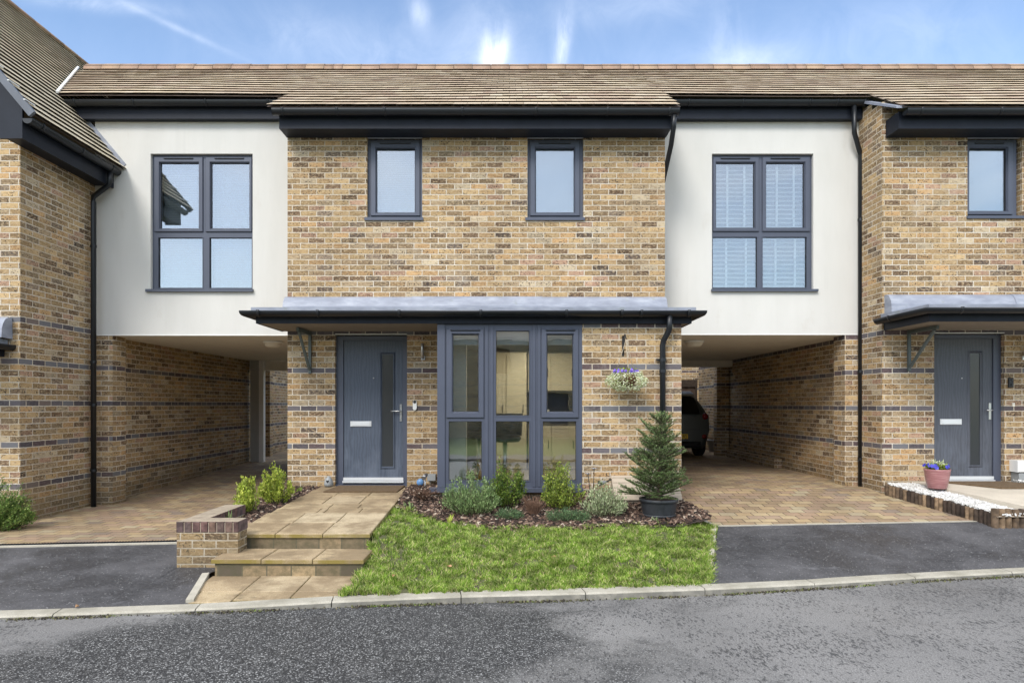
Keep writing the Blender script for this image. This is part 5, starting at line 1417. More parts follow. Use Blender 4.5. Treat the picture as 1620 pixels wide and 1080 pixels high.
# ------------------------------------------------------------------ small fixtures
def wall_light(px_, py0, py1, d, label):
    x = rx(px_, d); z1, z0 = rz(py0, d), rz(py1, d)
    e = empty('wall_light', (x, d, z0)); tag(e, label, 'light')
    q = MB(); q.bbox(x - .028, x + .028, d - .03, d - .001, z0, z0 + .055, .004); q.build('backplate', 'metal', e)
    q = MB(); q.lathe((x - .005, d - .05, z0 + .03), [(0, 0), (.022, 0), (.022, z1 - z0 - .03), (.018, z1 - z0 - .025), (0, z1 - z0 - .025)], 16); q.build('tube', 'metal', e)
    q = MB(); q.lathe((x + .002, d - .034, z0 + .022), [(0, 0), (.010, 0), (.010, .004)], 10, axis='y'); q.build('sensor', 'black_item', e)
wall_light(669.5, 544, 569.5, DW, 'slim steel wall light between the blue door and the bay window')
wall_light(1619, 546, 569.5, DW, 'steel wall light right of the grey front door')
x = rx(656.5, DW); e = empty('doorbell', (x, DW, rz(649, DW))); tag(e, 'white pill-shaped video doorbell between the blue door and the bay window', 'doorbell')
q = MB(); n = 12; pr = [(x + .026 * math.cos(t), rz(645.5, DW) + .026 * math.sin(t)) for t in np.linspace(PI, 2 * PI, n)] + [(x + .026 * math.cos(t), rz(636, DW) + .026 * math.sin(t)) for t in np.linspace(0, PI, n)]
q.prism(pr, DW - .028, DW - .001); q.build('casing', 'white_plastic', e)
q = MB(); q.lathe((x, DW - .031, rz(635.5, DW)), [(0, 0), (.021, 0), (.021, .003)], 16, axis='y'); q.build('camera', 'black_item', e)
x = rx(1598, DW); e = empty('doorbell', (x, DW, rz(613, DW))); tag(e, 'black video doorbell on the brick right of the grey front door', 'doorbell')
q = MB(); q.bbox(x - .034, x + .034, DW - .03, DW - .001, rz(613, DW), rz(597.5, DW), .01); q.build('casing', 'black_item', e)
q = MB(); q.lathe((x, DW - .033, rz(601, DW)), [(0, 0), (.014, 0), (.014, .003)], 12, axis='y'); q.lathe((x, DW - .033, rz(608.5, DW)), [(0, 0), (.017, 0), (.017, .003)], 12, axis='y'); q.build('lens', 'car_glass', e)
x = rx(1602.5, DW); q = MB(); q.bbox(x - .016, x + .016, DW - .018, DW - .001, rz(643, DW), rz(637, DW), .004); o = q.build('bell_push', 'cream', origin=(x, DW, rz(643, DW))); tag(o, 'tiny cream bell push below the black doorbell', 'bell push')
# meter box right house
x = rx(1617, 8.95); e = empty('meter_box', (x, 8.95, -1.1)); tag(e, 'pale grey meter box at the foot of the wall, far right', 'meter box')
q = MB(); q.bbox(rx(1610, 8.85), rx(1650, 8.85), 8.84, 8.998, rz(747, 8.84), rz(728.5, 8.84), .01); q.build('lid', 'white_plastic', e)
q = MB(); q.box(rx(1612, 8.86), rx(1649, 8.86), 8.86, 8.998, rz(764, 8.86), rz(748, 8.86)); q.build('base', 'grey_plastic', e)
# socket box, hose reel by bay
e = empty('outdoor_socket', (rx(684, 8.96), 8.97, -1.03)); tag(e, 'grey outdoor socket box low on the wall left of the bay window', 'socket')
q = MB(); q.bbox(rx(676, 8.9), rx(689, 8.9), 8.90, 8.998, rz(760.5, 8.9), rz(750, 8.9), .005); q.build('box', 'grey_plastic', e)
e = empty('garden_spotlight', (rx(673, 8.3), 8.3, -1.13)); tag(e, 'small silver spike spotlight in the bark left of the bay sill', 'spotlight')
q = MB(); q.tube([(rx(672.5, 8.3), 8.3, -1.15), (rx(672.5, 8.3), 8.3, -.92)], .008, 8); q.build('stem', 'metal', e)
q = MB(); q.tube([(rx(671, 8.3), 8.24, -.93), (rx(673, 8.3), 8.34, -.90)], .028, 12); q.build('head', 'metal', e)
e = empty('blue_scoop', (rx(663, 8.8), 8.8, -1.12)); tag(e, 'light blue plastic scoop leaning on the brick by the door step', 'scoop')
q = MB(); q.lathe((rx(663.5, 8.8), 8.86, -1.06), [(0, 0), (.045, 0), (.05, .02), (.05, .05), (.045, .055), (0, .055)], 14, axis='y'); q.build('bowl', 'blue_plastic', e)
# garden ornament heart stone
e = empty('ornament_stone', (rx(520.5, 8.92), 8.92, -1.12)); tag(e, 'egg-shaped grey garden ornament with a dark heart beside the blue door', 'ornament')
x = rx(520.5, 8.9); zb = rz(768.5, 8.9)
q = MB(); q.lathe((x, 8.88, zb), [(0, 0), (.055, .002), (.062, .03), (.055, .075), (.035, .115), (.012, .138), (0, .142)], 18); q.build('stone', 'grey_plastic', e)
q = MB(); hz = zb + .075; hp = [(x, hz - .022), (x + .012, hz - .008), (x + .018, hz + .004), (x + .013, hz + .013), (x + .005, hz + .012), (x, hz + .005), (x - .005, hz + .012), (x - .013, hz + .013), (x - .018, hz + .004), (x - .012, hz - .008)]
q.prism(hp, 8.818, 8.832); q.build('heart', 'black_item', e)
# doormats
def mat_(name, pts, z, label):
    g = MB(); A = [(x, y, PTH(y) + .001 if z is None else z(y)) for x, y in pts]; B = [(x, y, q + .016) for (x, y, q) in A]
    g.hexa(A, B); o = g.build(name, 'coir', origin=A[0]); tag(o, label, 'doormat')
mat_('doormat', [(rx(513, 8.5), 8.46), (rx(629, 8.5), 8.46), (rx(641, 8.9), 8.88), (rx(537, 8.9), 8.88)], lambda y: PTH(y) + .004, 'brown ribbed doormat on the paving in front of the blue-grey door')
def NP(y): return -1.185 + (y - 7.55) * .0839 + .004
mat_('doormat', [(6.45, 8.50), (7.25, 8.50), (6.83, 8.93), (5.90, 8.93)], NP, 'brown doormat lying askew in front of the right grey door')
# outside tap/spot + gas meter box near the fir
e = empty('garden_spotlight', (rx(953, 7.9), 8.0, -1.0)); tag(e, 'small grey spotlight on an arm beside the stone-coloured meter box', 'spotlight')
q = MB(); q.tube([(rx(967, 8.05), 8.05, rz(758, 8.05)), (rx(958, 8.0), 8.0, rz(762, 8.0))], .010, 8); q.build('arm', 'black_item', e)
q = MB(); q.tube([(rx(948.5, 7.93), 7.93, rz(764, 7.93)), (rx(951, 7.95), 7.95, rz(763.5, 7.95)), (rx(958, 8), 8.0, rz(762, 8.0))], [.034, .032, .018], 12); q.build('head', 'grey_plastic', e)
q = MB(); q.lathe((rx(948.3, 7.93) - .002, 7.925, rz(764, 7.93)), [(0, -.003), (.03, -.003), (.034, 0)], 12, axis='x'); q.build('lens', 'black_item', e)
e = empty('gas_meter_box', (rx(1022, 7.95), 8.0, -1.25)); tag(e, 'stone-coloured ground meter box with sloping lid behind the potted fir', 'meter box')
x0, x1 = rx(967, 8.12), rx(1070, 8.12)
q = MB(); q.hexa([(x0, 7.84, -1.15), (x1, 7.84, -1.15), (x1, 8.135, -1.15), (x0, 8.135, -1.15)], [(x0, 7.86, -1.10), (x1, 7.86, -1.10), (x1, 8.135, -.885), (x0, 8.135, -.885)])
simple('box_stone', (.43, .36, .28), .85, var=.12, bump=.4)
q.build('lid', 'box_stone', e)
q = MB(); q.box(x0 + .03, x1 - .03, 7.87, 8.13, -1.35, -1.152); q.build('base', 'stone_buff', e)
q = MB()
for k in range(4):
    t = (k + .5) / 4; yy = 7.86 + (8.135 - 7.86) * t; zz = -1.10 + .215 * t; q.box(x0 + .004, x1 - .004, yy - .004, yy + .002, zz + .001, zz + .006)
q.build('rib', 'box_stone', e)
# metal flower stakes
e = empty('flower_ornament', (rx(934, 7.85), 7.85, -1.2)); tag(e, 'pair of pinkish metal flowers on thin stakes in the bed beside the bay', 'ornament')
for (fx_, fy_, bx_) in ((930, 749, 933), (939.5, 741, 935.5)):
    p0 = Vector((rx(bx_, 7.85), 7.85, -1.2)); p1 = Vector((rx(fx_, 7.85), 7.83, rz(fy_, 7.85)))
    q = MB(); q.tube([p0, p0 * .5 + p1 * .5 + Vector((.01, 0, 0)), p1], .0045, 6); q.build('stake', 'black_item', e)
    q = MB()
    for k in range(6):
        aa = k * PI / 3; c = p1; dx, dy = math.cos(aa) * .045, math.sin(aa) * .045
        q.face([c, c + Vector((dx * .5 - dy * .35, dy * .5 + dx * .35, .012)), c + Vector((dx, dy, .004)), c + Vector((dx * .5 + dy * .35, dy * .5 - dx * .35, .012))])
    q.lathe(p1 + Vector((0, 0, -.012)), [(0, 0), (.012, .004), (.012, .014), (0, .02)], 8)
    q.build('flower', 'flower_grey', e)

def reg_k():
    x = random.uniform(-4.2, 5.4); y = kerb_y(x) - abs(random.gauss(0, .022)) - .002
    if mn.noise(Vector((x * 1.6, 3, 0))) < -.05 and random.random() < .85: return None
    return (x, y, ROAD - .012)
island('silt', [(0, (.03, .025, .02)), (.6, (.07, .06, .045)), (.85, (.10, .11, .03)), (1, (.2, .17, .12))], .9, 0, False)
chips(reg_k, 3200, 'kerb_litter', 'fine dark silt and leaf litter gathered along the foot of the kerb', .0055, 'silt', 'litter')
# ------------------------------------------------------------------ foliage helpers
def leafcloud(P, size, mat, name, parent, aspect=.5, up=.3, curl=.0, D=None, shape='leaf'):
    P = np.asarray(P); N = len(P)
    d = RNG.normal(size=(N, 3)); d[:, 2] += up
    if D is not None: d = d * .45 + np.asarray(D) * 1.3
    d /= np.linalg.norm(d, axis=1)[:, None]
    r = RNG.normal(size=(N, 3)); s = np.cross(d, r); s /= np.linalg.norm(s, axis=1)[:, None]
    L = size * RNG.uniform(.65, 1.3, N); Wd = L * aspect
    n = np.cross(d, s)
    b = P; m1 = P + d * (L * .5)[:, None] + s * (Wd * .5)[:, None] + n * (L * .06)[:, None]; m2 = P + d * (L * .5)[:, None] - s * (Wd * .5)[:, None] + n * (L * .06)[:, None]; t = P + d * L[:, None]
    return np_mesh(name, np.stack([b, m1, t, m2], 1), poly_faces, mat, parent=parent)
def shrub(name, label, x, y, z, rx_, ry_, h, mat, nst, nleaf, lsize, asp=.5, spiky=.3, cat='shrub', up=.5, stem='bark_stem', group=None, lean=(0, 0), bottom=.15, sm=.004):
    e = empty(name, (x, y, z)); tag(e, label, cat, group)
    st = MB(); P = []; D = []
    for i in range(nst):
        a = random.uniform(0, 2 * PI); rr = math.sqrt(random.random())
        el = random.random()
        tx = rx_ * rr * math.cos(a); ty = ry_ * rr * math.sin(a)
        top = h * math.sqrt(max(.02, 1 - rr * rr * .85)) * random.uniform(1 - spiky, 1 + spiky * .35)
        p0 = Vector((x + tx * .15, y + ty * .15, z)); p3 = Vector((x + tx + lean[0] * top, y + ty + lean[1] * top, z + top))
        p1 = Vector((x + tx * .6, y + ty * .6, z + top * .35)); p2 = Vector((x + tx * .93, y + ty * .93, z + top * .7))
        st.tube([p0, p1, p2, p3], [sm, sm * .8, sm * .5, sm * .25], 4, cap=False)
        pts = [p0, p1, p2, p3]
        for k in range(nleaf):
            t = bottom + (1 - bottom) * (random.random() ** .8); seg = min(2, int(t * 3)); f = t * 3 - seg
            q = pts[seg] * (1 - f) + pts[seg + 1] * f
            q = q + Vector((random.gauss(0, 1), random.gauss(0, 1), random.gauss(0, 1))) * (.012 + .25 * lsize)
            P.append(tuple(q)); dd = (pts[seg + 1] - pts[seg]).normalized(); D.append(tuple(dd))
    st.build('stems', stem, e)
    leafcloud(P, lsize, mat, 'foliage', e, asp, up, D=D if spiky > .25 else None)
    return e
sg = 'shrubs in the bed under the bay window'
shrub('santolina_shrub', 'grey-green feathery shrub in front of the left bay panes', rx(745, 7.45), 7.50, -1.27, .34, .27, .46, 'leaf_grey', 95, 75, .027, .34, .42, group=sg)
shrub('box_shrub', 'tall dark green box shrub in front of the middle bay mullion', rx(798, 7.75), 7.72, -1.24,   .25, .2, .53, 'leaf_box', 60, 95, .023, .62, .42, group=sg, up=.2)
shrub('box_shrub', 'yellow-green box shrub with spiky top in front of the right bay panes', rx(888, 7.7), 7.70, -1.24, .27, .2, .50, 'leaf_box_light', 60, 85, .023, .62, .52, group=sg, up=.2)
shrub('low_juniper', 'low dark juniper mat at the lawn edge below the yellow-green box', rx(898, 7.3), 7.26, -1.31, .25, .13, .14, 'leaf_juniper', 80, 55, .019, .34, .35, group=sg)
shrub('low_juniper', 'small dark evergreen tuft between the tall box and the lawn', rx(806, 7.32), 7.33, -1.30, .16, .12, .12, 'leaf_juniper', 45, 55, .019, .34, .35, group=sg)
shrub('lavender_shrub', 'loose silvery variegated shrub between the bay and the potted fir', rx(955, 7.4), 7.40, -1.28, .27, .2, .34, 'leaf_varieg', 70, 45, .027, .42, .5, group=sg)
shrub('euonymus_shrub', 'bright yellow-green upright shrub nearest the low planter wall', rx(391, 7.35), 7.38, -1.24, .145, .13, .41, 'leaf_bright', 30, 90, .026, .62, .34, group='bright shrubs left of the path', up=.5)
shrub('euonymus_shrub', 'wider bright green upright shrub against the house corner', rx(434, 7.8), 7.85, -1.20, .20, .15, .44, 'leaf_bright', 42, 90, .026, .62, .36, group='bright shrubs left of the path', up=.5)
# left juniper
e = shrub('spreading_conifer', 'spreading green conifer at the foot of the left house wall', rx(-20, 7.6), 7.66, -1.52, .46, .24, .56, 'leaf_cypress', 150, 150, .024, .42, .5, lean=(.18, 0))
# dead twiggy shrub
def twigs(name, label, x, y, z, r, h, n, mat='dry_stem', leaves=0):
    e = empty(name, (x, y, z)); tag(e, label, 'shrub'); g = MB()
    for i in range(n):
        a = random.uniform(0, 2 * PI); q = random.random() ** .6; hh = h * random.uniform(.5, 1)
        p1 = Vector((x + r * q * math.cos(a), y + r * q * math.sin(a), z + hh)); p0 = Vector((x + .02 * math.cos(a), y + .02 * math.sin(a), z))
        m_ = (p0 + p1) / 2 + Vector((random.gauss(0, .01), 0, .02)); g.tube([p0, m_, p1], [.003, .0024, .0014], 4, cap=False)
        for k in range(2):
            d = Vector((random.gauss(0, .03), random.gauss(0, .03), random.uniform(.02, .05))); g.tube([m_, m_ + d], [.002, .001], 3, cap=False)
    g.build('twigs', mat, e)
    if leaves:
        P = [(x + random.gauss(0, r * .5), y + random.gauss(0, r * .4), z + random.uniform(0, h)) for _ in range(leaves)]
        leafcloud(P, .022, 'bark_chip', 'dead_leaves', e, .6)
    return e
twigs('dormant_shrub', 'brown leafless twiggy shrub between the two box shrubs', rx(845, 7.45), 7.45, -1.28, .15, .25, 110)
twigs('dry_plant', 'dark withered plant in the bark left of the bay window', rx(668, 7.9), 7.95, -1.16, .2, .14, 60, leaves=420)
def shoots(name, label, x, y, z, n, h, r, mat='leaf_grey', w=.006):
    e = empty(name, (x, y, z)); tag(e, label, 'plant')
    xs = RNG.normal(x, r, n); ys = RNG.normal(y, r, n); zs = np.full(n, z); hs = RNG.uniform(.6, 1, n) * h
    blades('leaves', xs, ys, zs, hs, w, mat, .5, parent=e); return e
shoots('daffodil_shoots', 'upright bulb shoots at the bed edge in front of the feathery shrub', rx(711.5, 7.2), 7.16, -1.32, 12, .13, .012, 'leaf_bright', .009)
shoots('daffodil_shoots', 'pale bulb shoots in front of the fir pot', rx(1036, 7.25), 7.22, -1.32, 12, .09, .025)
shoots('daffodil_shoots', 'grey-green bulb shoots behind the low planter wall', rx(366, 6.8), 6.75, -1.22, 8, .15, .012)
shoots('daffodil_shoots', 'few thin shoots in the bark right of the entrance path', rx(648, 7.75), 7.72, -1.22, 9, .10, .03)
shoots('daffodil_shoots', 'small green sprig against the house corner left of the door', rx(473, 8.6), 8.6, -1.16, 14, .09, .015, 'leaf_box', .007)

# ------------------------------------------------------------------ potted fir
FX, FY = rx(1042, 7.46), 7.46; PZ = rz(816, 7.46); PT = rz(787.5, 7.46)
pot = empty('plant_pot', (FX, FY, PZ)); tag(pot, 'black ribbed plastic tub holding the small fir tree', 'pot')
q = MB(); seg = 48; H_ = PT - PZ
q.lathe((FX, FY, PZ), [(0, 0), (.172, 0), (.182, .012), (.186, .05), (.196, .10), (.206, H_ - .04)], seg, jit=.010)
q.lathe((FX, FY, PZ), [(.206, H_ - .04), (.219, H_ - .036), (.221, H_), (.200, H_), (.196, H_ - .04), (0, H_ - .04)], 36)
q.lathe((FX, FY, PZ), [(.178, .008), (.193, .012), (.194, .030), (.185, .034)], 36); q.build('tub', 'pot_black', pot)
q = MB(); q.lathe((FX, FY, PZ), [(0, H_ - .025), (.197, H_ - .03)], 20); q.build('compost', 'soil', pot)
tree = empty('fir_tree', (FX, FY, PT - .03)); tag(tree, 'small bushy fir tree growing in the black tub beside the right drive', 'tree')
tz0 = PT - .03; TH = rz(656, 7.46) - tz0
tr = MB(); tr.tube([(FX, FY, tz0), (FX + .01, FY, tz0 + TH * .5), (FX + .045, FY, tz0 + TH * .93)], [.020, .013, .005], 8); tr.build('trunk', 'bark_stem', tree)
br = MB(); tw = []
rnd = random.Random(5)
lev = []; hcur = .03
while hcur < TH * .95: lev.append(hcur); hcur += .052
for li, h in enumerate(lev):
    k = h / TH; R = .365 * (1 - k) ** .66 + .05
    n = 7 if k < .35 else 6 if k < .7 else 4
    for i in range(n):
        a = 2 * PI * i / n + li * 2.4 + rnd.uniform(-.35, .35); RR = R * rnd.uniform(.60, 1.15)
        RR *= (1.08 if math.cos(a) < -.3 else .95)
        el = math.radians(rnd.uniform(4, 34) + 26 * k); x0 = FX + .03 * k; hh = h + rnd.uniform(-.02, .03)
        pts = []
        for t in (0, .35, .7, 1):
            pts.append(Vector((x0 + math.cos(a) * RR * t, FY + math.sin(a) * RR * t, tz0 + hh + RR * (t * math.tan(el * .5) + t * t * math.tan(el) * .4))))
        br.tube(pts, [.007, .005, .0035, .002], 5, cap=False)
        tw.append((pts, .0)); 
        ns = int(1 + RR / .085)
        for j in range(ns):
            t = .28 + .68 * j / ns; sg_ = min(2, int(t * 3)); f_ = t * 3 - sg_; idx = (0, .35, .7, 1)
            # piecewise along pts
            for q_ in range(3):
                if idx[q_] <= t <= idx[q_ + 1]: f_ = (t - idx[q_]) / (idx[q_ + 1] - idx[q_]); b0 = pts[q_] * (1 - f_) + pts[q_ + 1] * f_; dd = (pts[q_ + 1] - pts[q_]).normalized(); break
            for sgn in (-1, 1):
                lat = dd.cross(Vector((0, 0, 1))).normalized() * sgn
                d_ = (dd * .85 + lat * .8 + Vector((0, 0, rnd.uniform(-.05, .35)))).normalized()
                Lt = RR * (1 - t) * .62 + .05; Lt *= rnd.uniform(.8, 1.15)
                e_ = b0 + d_ * Lt; br.tube([b0, e_], [.003, .0018], 4, cap=False); tw.append(([b0, b0 * .5 + e_ * .5 + Vector((0, 0, .004)), e_], 1))
for i in range(5):
    a = i * 1.3; b0 = Vector((FX + .045, FY, tz0 + TH * .90)); e_ = b0 + Vector((math.cos(a) * .06, math.sin(a) * .06, .10 + (.0 if i else .04))); br.tube([b0, e_], [.004, .002], 4, cap=False); tw.append(([b0, (b0 + e_) / 2, e_], 1))
br.build('branches', 'bark_stem', tree)
NP_ = []; ND = []
for pts, kind in tw:
    for p, q in zip(pts, pts[1:]):
        L = (q - p).length; n = max(2, int(L / .0019)); d = (q - p).normalized(); 
        sx_ = d.cross(Vector((0, 0, 1))); sx_ = sx_.normalized() if sx_.length > 1e-3 else Vector((1, 0, 0)); uz = sx_.cross(d)
        for j in range(n):
            t = rnd.random(); a = rnd.uniform(-.5, PI + .5)
            NP_.append(tuple(p + (q - p) * t)); v_ = (sx_ * math.cos(a) + uz * math.sin(a)) * 1.0 + d * .95; v_.normalize(); ND.append(tuple(v_))
NP_ = np.array(NP_); ND = np.array(ND); N = len(NP_)
L = RNG.uniform(.014, .022, N); r = RNG.normal(size=(N, 3)); s = np.cross(ND, r); s /= np.linalg.norm(s, axis=1)[:, None]; s *= .0016
V_ = np.stack([NP_ - s, NP_ + s, NP_ + ND * L[:, None] + s * .7, NP_ + ND * L[:, None] - s * .7], 1)
np_mesh('foliage', V_, poly_faces, 'needle', parent=tree)

# ------------------------------------------------------------------ hanging basket
HX, HY = rx(990, 7.92), 7.90; HZ = rz(592, 7.9)
e = empty('basket_bracket', (rx(985.5, DB), DB, rz(560, DB))); tag(e, 'black iron bracket holding the hanging basket on the brick pier', 'bracket')
xb = rx(985.5, DB); q = MB(); q.box(xb - .012, xb + .012, DB - .012, DB - .001, rz(563, DB), rz(531, DB)); q.tube([(xb, DB - .012, rz(533, DB)), (xb, DB - .15, rz(531, DB)), (HX - .005, HY, rz(533, 7.9)), (HX - .002, HY - .02, rz(536, 7.9))], .007, 8); q.tube([(xb, DB - .012, rz(560, DB)), (xb, DB - .09, rz(545, DB)), (xb, DB - .14, rz(532.5, DB))], .006, 8); q.build('arm', 'black_item', e)
e = empty('hanging_basket', (HX, HY, HZ)); tag(e, 'hanging basket of purple pansies and trailing white-green foliage on the brick pier', 'hanging basket')
q = MB(); q.lathe((HX, HY, HZ), [(0, -.15), (.07, -.135), (.125, -.08), (.145, 0), (.135, 0), (.12, -.03), (0, -.03)], 24); q.build('liner', 'basket_coco', e)
for k in range(3):
    a = PI / 2 + k * 2 * PI / 3 + PI; p0 = Vector((HX + .14 * math.cos(a), HY + .14 * math.sin(a), HZ)); p1 = Vector((HX - .002, HY - .015, rz(537, 7.9)))
    q = MB(); q.tube([p0, p1], .0035, 6); q.build('rope', 'rope', e)
P = []
for i in range(2600):
    a = random.uniform(0, 2 * PI); t = random.random()
    if -2.2 < a - PI < 2.2 and False: continue
    rr = .13 + .075 * math.sin(t * PI) + random.gauss(0, .018); zz = HZ + .01 - .20 * t + random.gauss(0, .012)
    aa = math.cos(a * 3 + 1)
    if t > .2 and aa < -.62 and random.random() < .8: continue
    rr *= (1 - .25 * max(0, t - .7) / .3); P.append((HX + rr * math.cos(a) * 1.12, HY + rr * math.sin(a), zz))
leafcloud(P, .020, 'white_leaf', 'trailing_leaves', e, .75)
P = [(HX + .13 * math.sqrt(random.random()) * math.cos(a), HY + .13 * math.sqrt(random.random()) * math.sin(a), HZ + random.uniform(.0, .055)) for a in np.linspace(0, 200, 500)]
leafcloud(P, .030, 'leaf_bright', 'upright_leaves', e, .4, 1.4)
def pansies(name, cx_, cy, cz, R, n, mat, parent, sz=.022):
    P = []
    for i in range(n):
        a = random.uniform(0, 2 * PI); r = R * random.uniform(.55, 1); c = np.array([cx_ + r * math.cos(a), cy + r * math.sin(a), cz + random.uniform(-.012, .02)])
        o = np.array([math.cos(a) * .7, math.sin(a) * .7 - .5, .5]); o /= np.linalg.norm(o); u_ = np.cross(o, [0, 0, 1]); u_ /= np.linalg.norm(u_); w_ = np.cross(u_, o)
        for k in range(5):
            t = 2 * PI * k / 5; d = u_ * math.cos(t) + w_ * math.sin(t); s_ = np.cross(o, d)
            P.append([c, c + d * sz * .6 + s_ * sz * .55, c + d * sz * 1.05, c + d * sz * .6 - s_ * sz * .55])
    np_mesh(name, np.array(P), poly_faces, mat, parent=parent)
pansies('flowers', HX, HY, HZ + .035, .16, 46, 'purple_petal', e, .019)

# pink pot with blue pansies
QX, QY = rx(1482.5, 8.55), 8.55; QZ = NP(8.55) - .002
e = empty('plant_pot', (QX, QY, QZ)); tag(e, 'glazed pink pot standing in front of the right house door', 'pot')
q = MB(); hh = .255; q.lathe((QX, QY, QZ), [(0, 0), (.105, 0), (.112, .01), (.135, .12), (.152, hh - .02), (.156, hh), (.14, hh), (.13, hh - .03), (0, hh - .03)], 32); q.build('bowl', 'pink_glaze', e)
e = empty('pansy_plant', (QX, QY, QZ + hh - .03)); tag(e, 'blue pansies with green and cream leaves growing in the pink pot', 'plant')
P = [(QX + .14 * math.sqrt(random.random()) * math.cos(a), QY + .12 * math.sin(a) * random.random(), QZ + hh + random.uniform(-.03, .055)) for a in np.linspace(0, 300, 620)]
leafcloud(P, .034, 'leaf_box_light', 'leaves', e, .5, .8)
P = [(QX + random.gauss(0, .05), QY + random.gauss(0, .04), QZ + hh + random.uniform(.02, .08)) for a in range(90)]
leafcloud(P, .045, 'white_leaf', 'cream_leaves', e, .22, 2)
pansies('flowers', QX, QY, QZ + hh + .035, .16, 15, 'blue_petal', e, .028)

# ------------------------------------------------------------------ parked car in right passage
CX, CY, CZ = 3.72, 14.70, -1.2
car = empty('parked_car', (CX, CY + 1.8, CZ)); tag(car, 'dark grey-green small hatchback parked at the end of the right passage', 'car')
# body as lofted sections along y: (y, half widths at heights)
secs = []
def sec(y, wb, wm, wt, zb, zm, zt, ww):
    # outline half: bottom, bumper, waist, window base, roof
    return [(0, zb), (wb * .9, zb), (wb, zb + .08), (wm, zm * .55 + zb * .45), (wm * .985, zm), (ww, (zm + zt) / 2 + .04), (wt, zt - .05), (wt * .8, zt - .008), (0, zt)]
S = [(0.00, sec(0, .66, .78, .50, .30, .92, .96, .60)), (.05, sec(0, .74, .825, .55, .22, .93, 1.12, .66)), (.18, sec(0, .78, .84, .54, .20, .93, 1.36, .68)), (.38, sec(0, .80, .845, .56, .20, .93, 1.47, .70)),
     (.9, sec(0, .80, .85, .58, .20, .93, 1.50, .71)), (1.7, sec(0, .80, .85, .58, .20, .93, 1.50, .71)), (2.3, sec(0, .80, .845, .56, .20, .93, 1.40, .69)), (2.9, sec(0, .80, .84, .60, .20, .92, 1.0, .70)), (3.4, sec(0, .76, .80, .55, .22, .78, .86, .66)), (3.62, sec(0, .62, .68, .4, .28, .60, .66, .5))]
q = MB(); base = 0; m = len(S[0][1]) * 2 - 2
rings = []
for y, h in S:
    full = [(x, z) for x, z in h] + [(-x, z) for x, z in h[::-1][1:-1]]
    rings.append([(CX + x, CY + y, CZ + z) for x, z in full])
for r in rings: q.v += r
m = len(rings[0])
for i in range(len(rings) - 1):
    for j in range(m):
        k = (j + 1) % m; q.f.append((i * m + j, i * m + k, (i + 1) * m + k, (i + 1) * m + j)); q.uv += [(0, 0)] * 4; q.sm.append(True)
q.f.append(tuple(range(m))[::-1]); q.uv += [(0, 0)] * m; q.sm.append(False); q.f.append(tuple((len(rings) - 1) * m + j for j in range(m))); q.uv += [(0, 0)] * m; q.sm.append(False)
body = q.build('body', 'car_paint', car)
# rear window follows the tailgate slope
q = MB(); q.hexa([(CX - .60, CY - .012, CZ + .99), (CX + .60, CY - .012, CZ + .99), (CX + .60, CY + .06, CZ + .99), (CX - .60, CY + .06, CZ + .99)], [(CX - .50, CY + .155, CZ + 1.36), (CX + .50, CY + .155, CZ + 1.36), (CX + .50, CY + .22, CZ + 1.36), (CX - .50, CY + .22, CZ + 1.36)]); q.build('rear_window', 'car_glass', car)
q = MB(); q.hexa([(CX - .53, CY + .11, CZ + 1.40), (CX + .53, CY + .11, CZ + 1.40), (CX + .53, CY + .42, CZ + 1.475), (CX - .53, CY + .42, CZ + 1.475)], [(CX - .50, CY + .14, CZ + 1.445), (CX + .50, CY + .14, CZ + 1.445), (CX + .50, CY + .42, CZ + 1.515), (CX - .50, CY + .42, CZ + 1.515)])
q.build('spoiler', 'grey_post', car)
for sx_ in (-1, 1):
    q = MB(); q.lathe((CX + sx_ * .715, CY + .02, CZ + .93), [(0, -.045), (.05, -.04), (.08, 0), (.075, .12), (0, .16)], 14, axis='y'); q.build('tail_light', 'tail_red', car)
    q = MB(); q.lathe((CX + sx_ * .69, CY + .02, CZ + .48), [(0, -.035), (.045, -.03), (.062, .0), (0, .03)], 12, axis='y'); q.build('reflector', 'tail_red', car)
    for yy in (.62, 2.95):
        q = MB(); q.lathe((CX + sx_ * .74, CY + yy, CZ + .30), [(.17, -.10), (.27, -.10), (.30, -.07), (.30, .07), (.27, .10), (.17, .10)], 26, axis='x'); wl = q.build('wheel', 'tyre', car)
        q = MB(); q.lathe((CX + sx_ * .74, CY + yy, CZ + .30), [(0, sx_ * .085), (.05, sx_ * .09), (.175, sx_ * .07), (.175, -sx_ * .05)], 20, axis='x'); q.build('rim', 'metal', wl)
q = MB(); q.bbox(CX - .62, CX + .62, CY - .035, CY + .2, CZ + .24, CZ + .37, .02); q.build('bumper', 'tyre', car)
q = MB(); q.box(CX - .60, CX + .60, CY - .004, CY + .004, CZ + .64, CZ + .646); q.build('tailgate_gap', 'black_item', car)
px1 = rx(1087.5, CY); q = MB(); q.bbox(px1 - .40, px1, CY - .045, CY - .03, CZ + .43, CZ + .54, .004); pl = q.build('number_plate', 'plate_yellow', car)
tc = bpy.data.curves.new('plate_text', 'FONT'); tc.body = 'VJ'; tc.size = .105; tc.align_x = 'RIGHT'; tc.extrude = .001; tc.materials.append(M['black_item'])
to = bpy.data.objects.new('plate_text', tc); COL.objects.link(to)
deps = bpy.context.evaluated_depsgraph_get(); me_t = bpy.data.meshes.new_from_object(to.evaluated_get(deps)); bpy.data.objects.remove(to)
to = bpy.data.objects.new('plate_letters', me_t); COL.objects.link(to); to.parent = pl; to.rotation_euler = (PI / 2, 0, 0)
og = Vector(pl['_o']); to.location = Vector((px1 - .03, CY - .047, CZ + .45)) - og
if not me_t.materials: me_t.materials.append(M['black_item'])

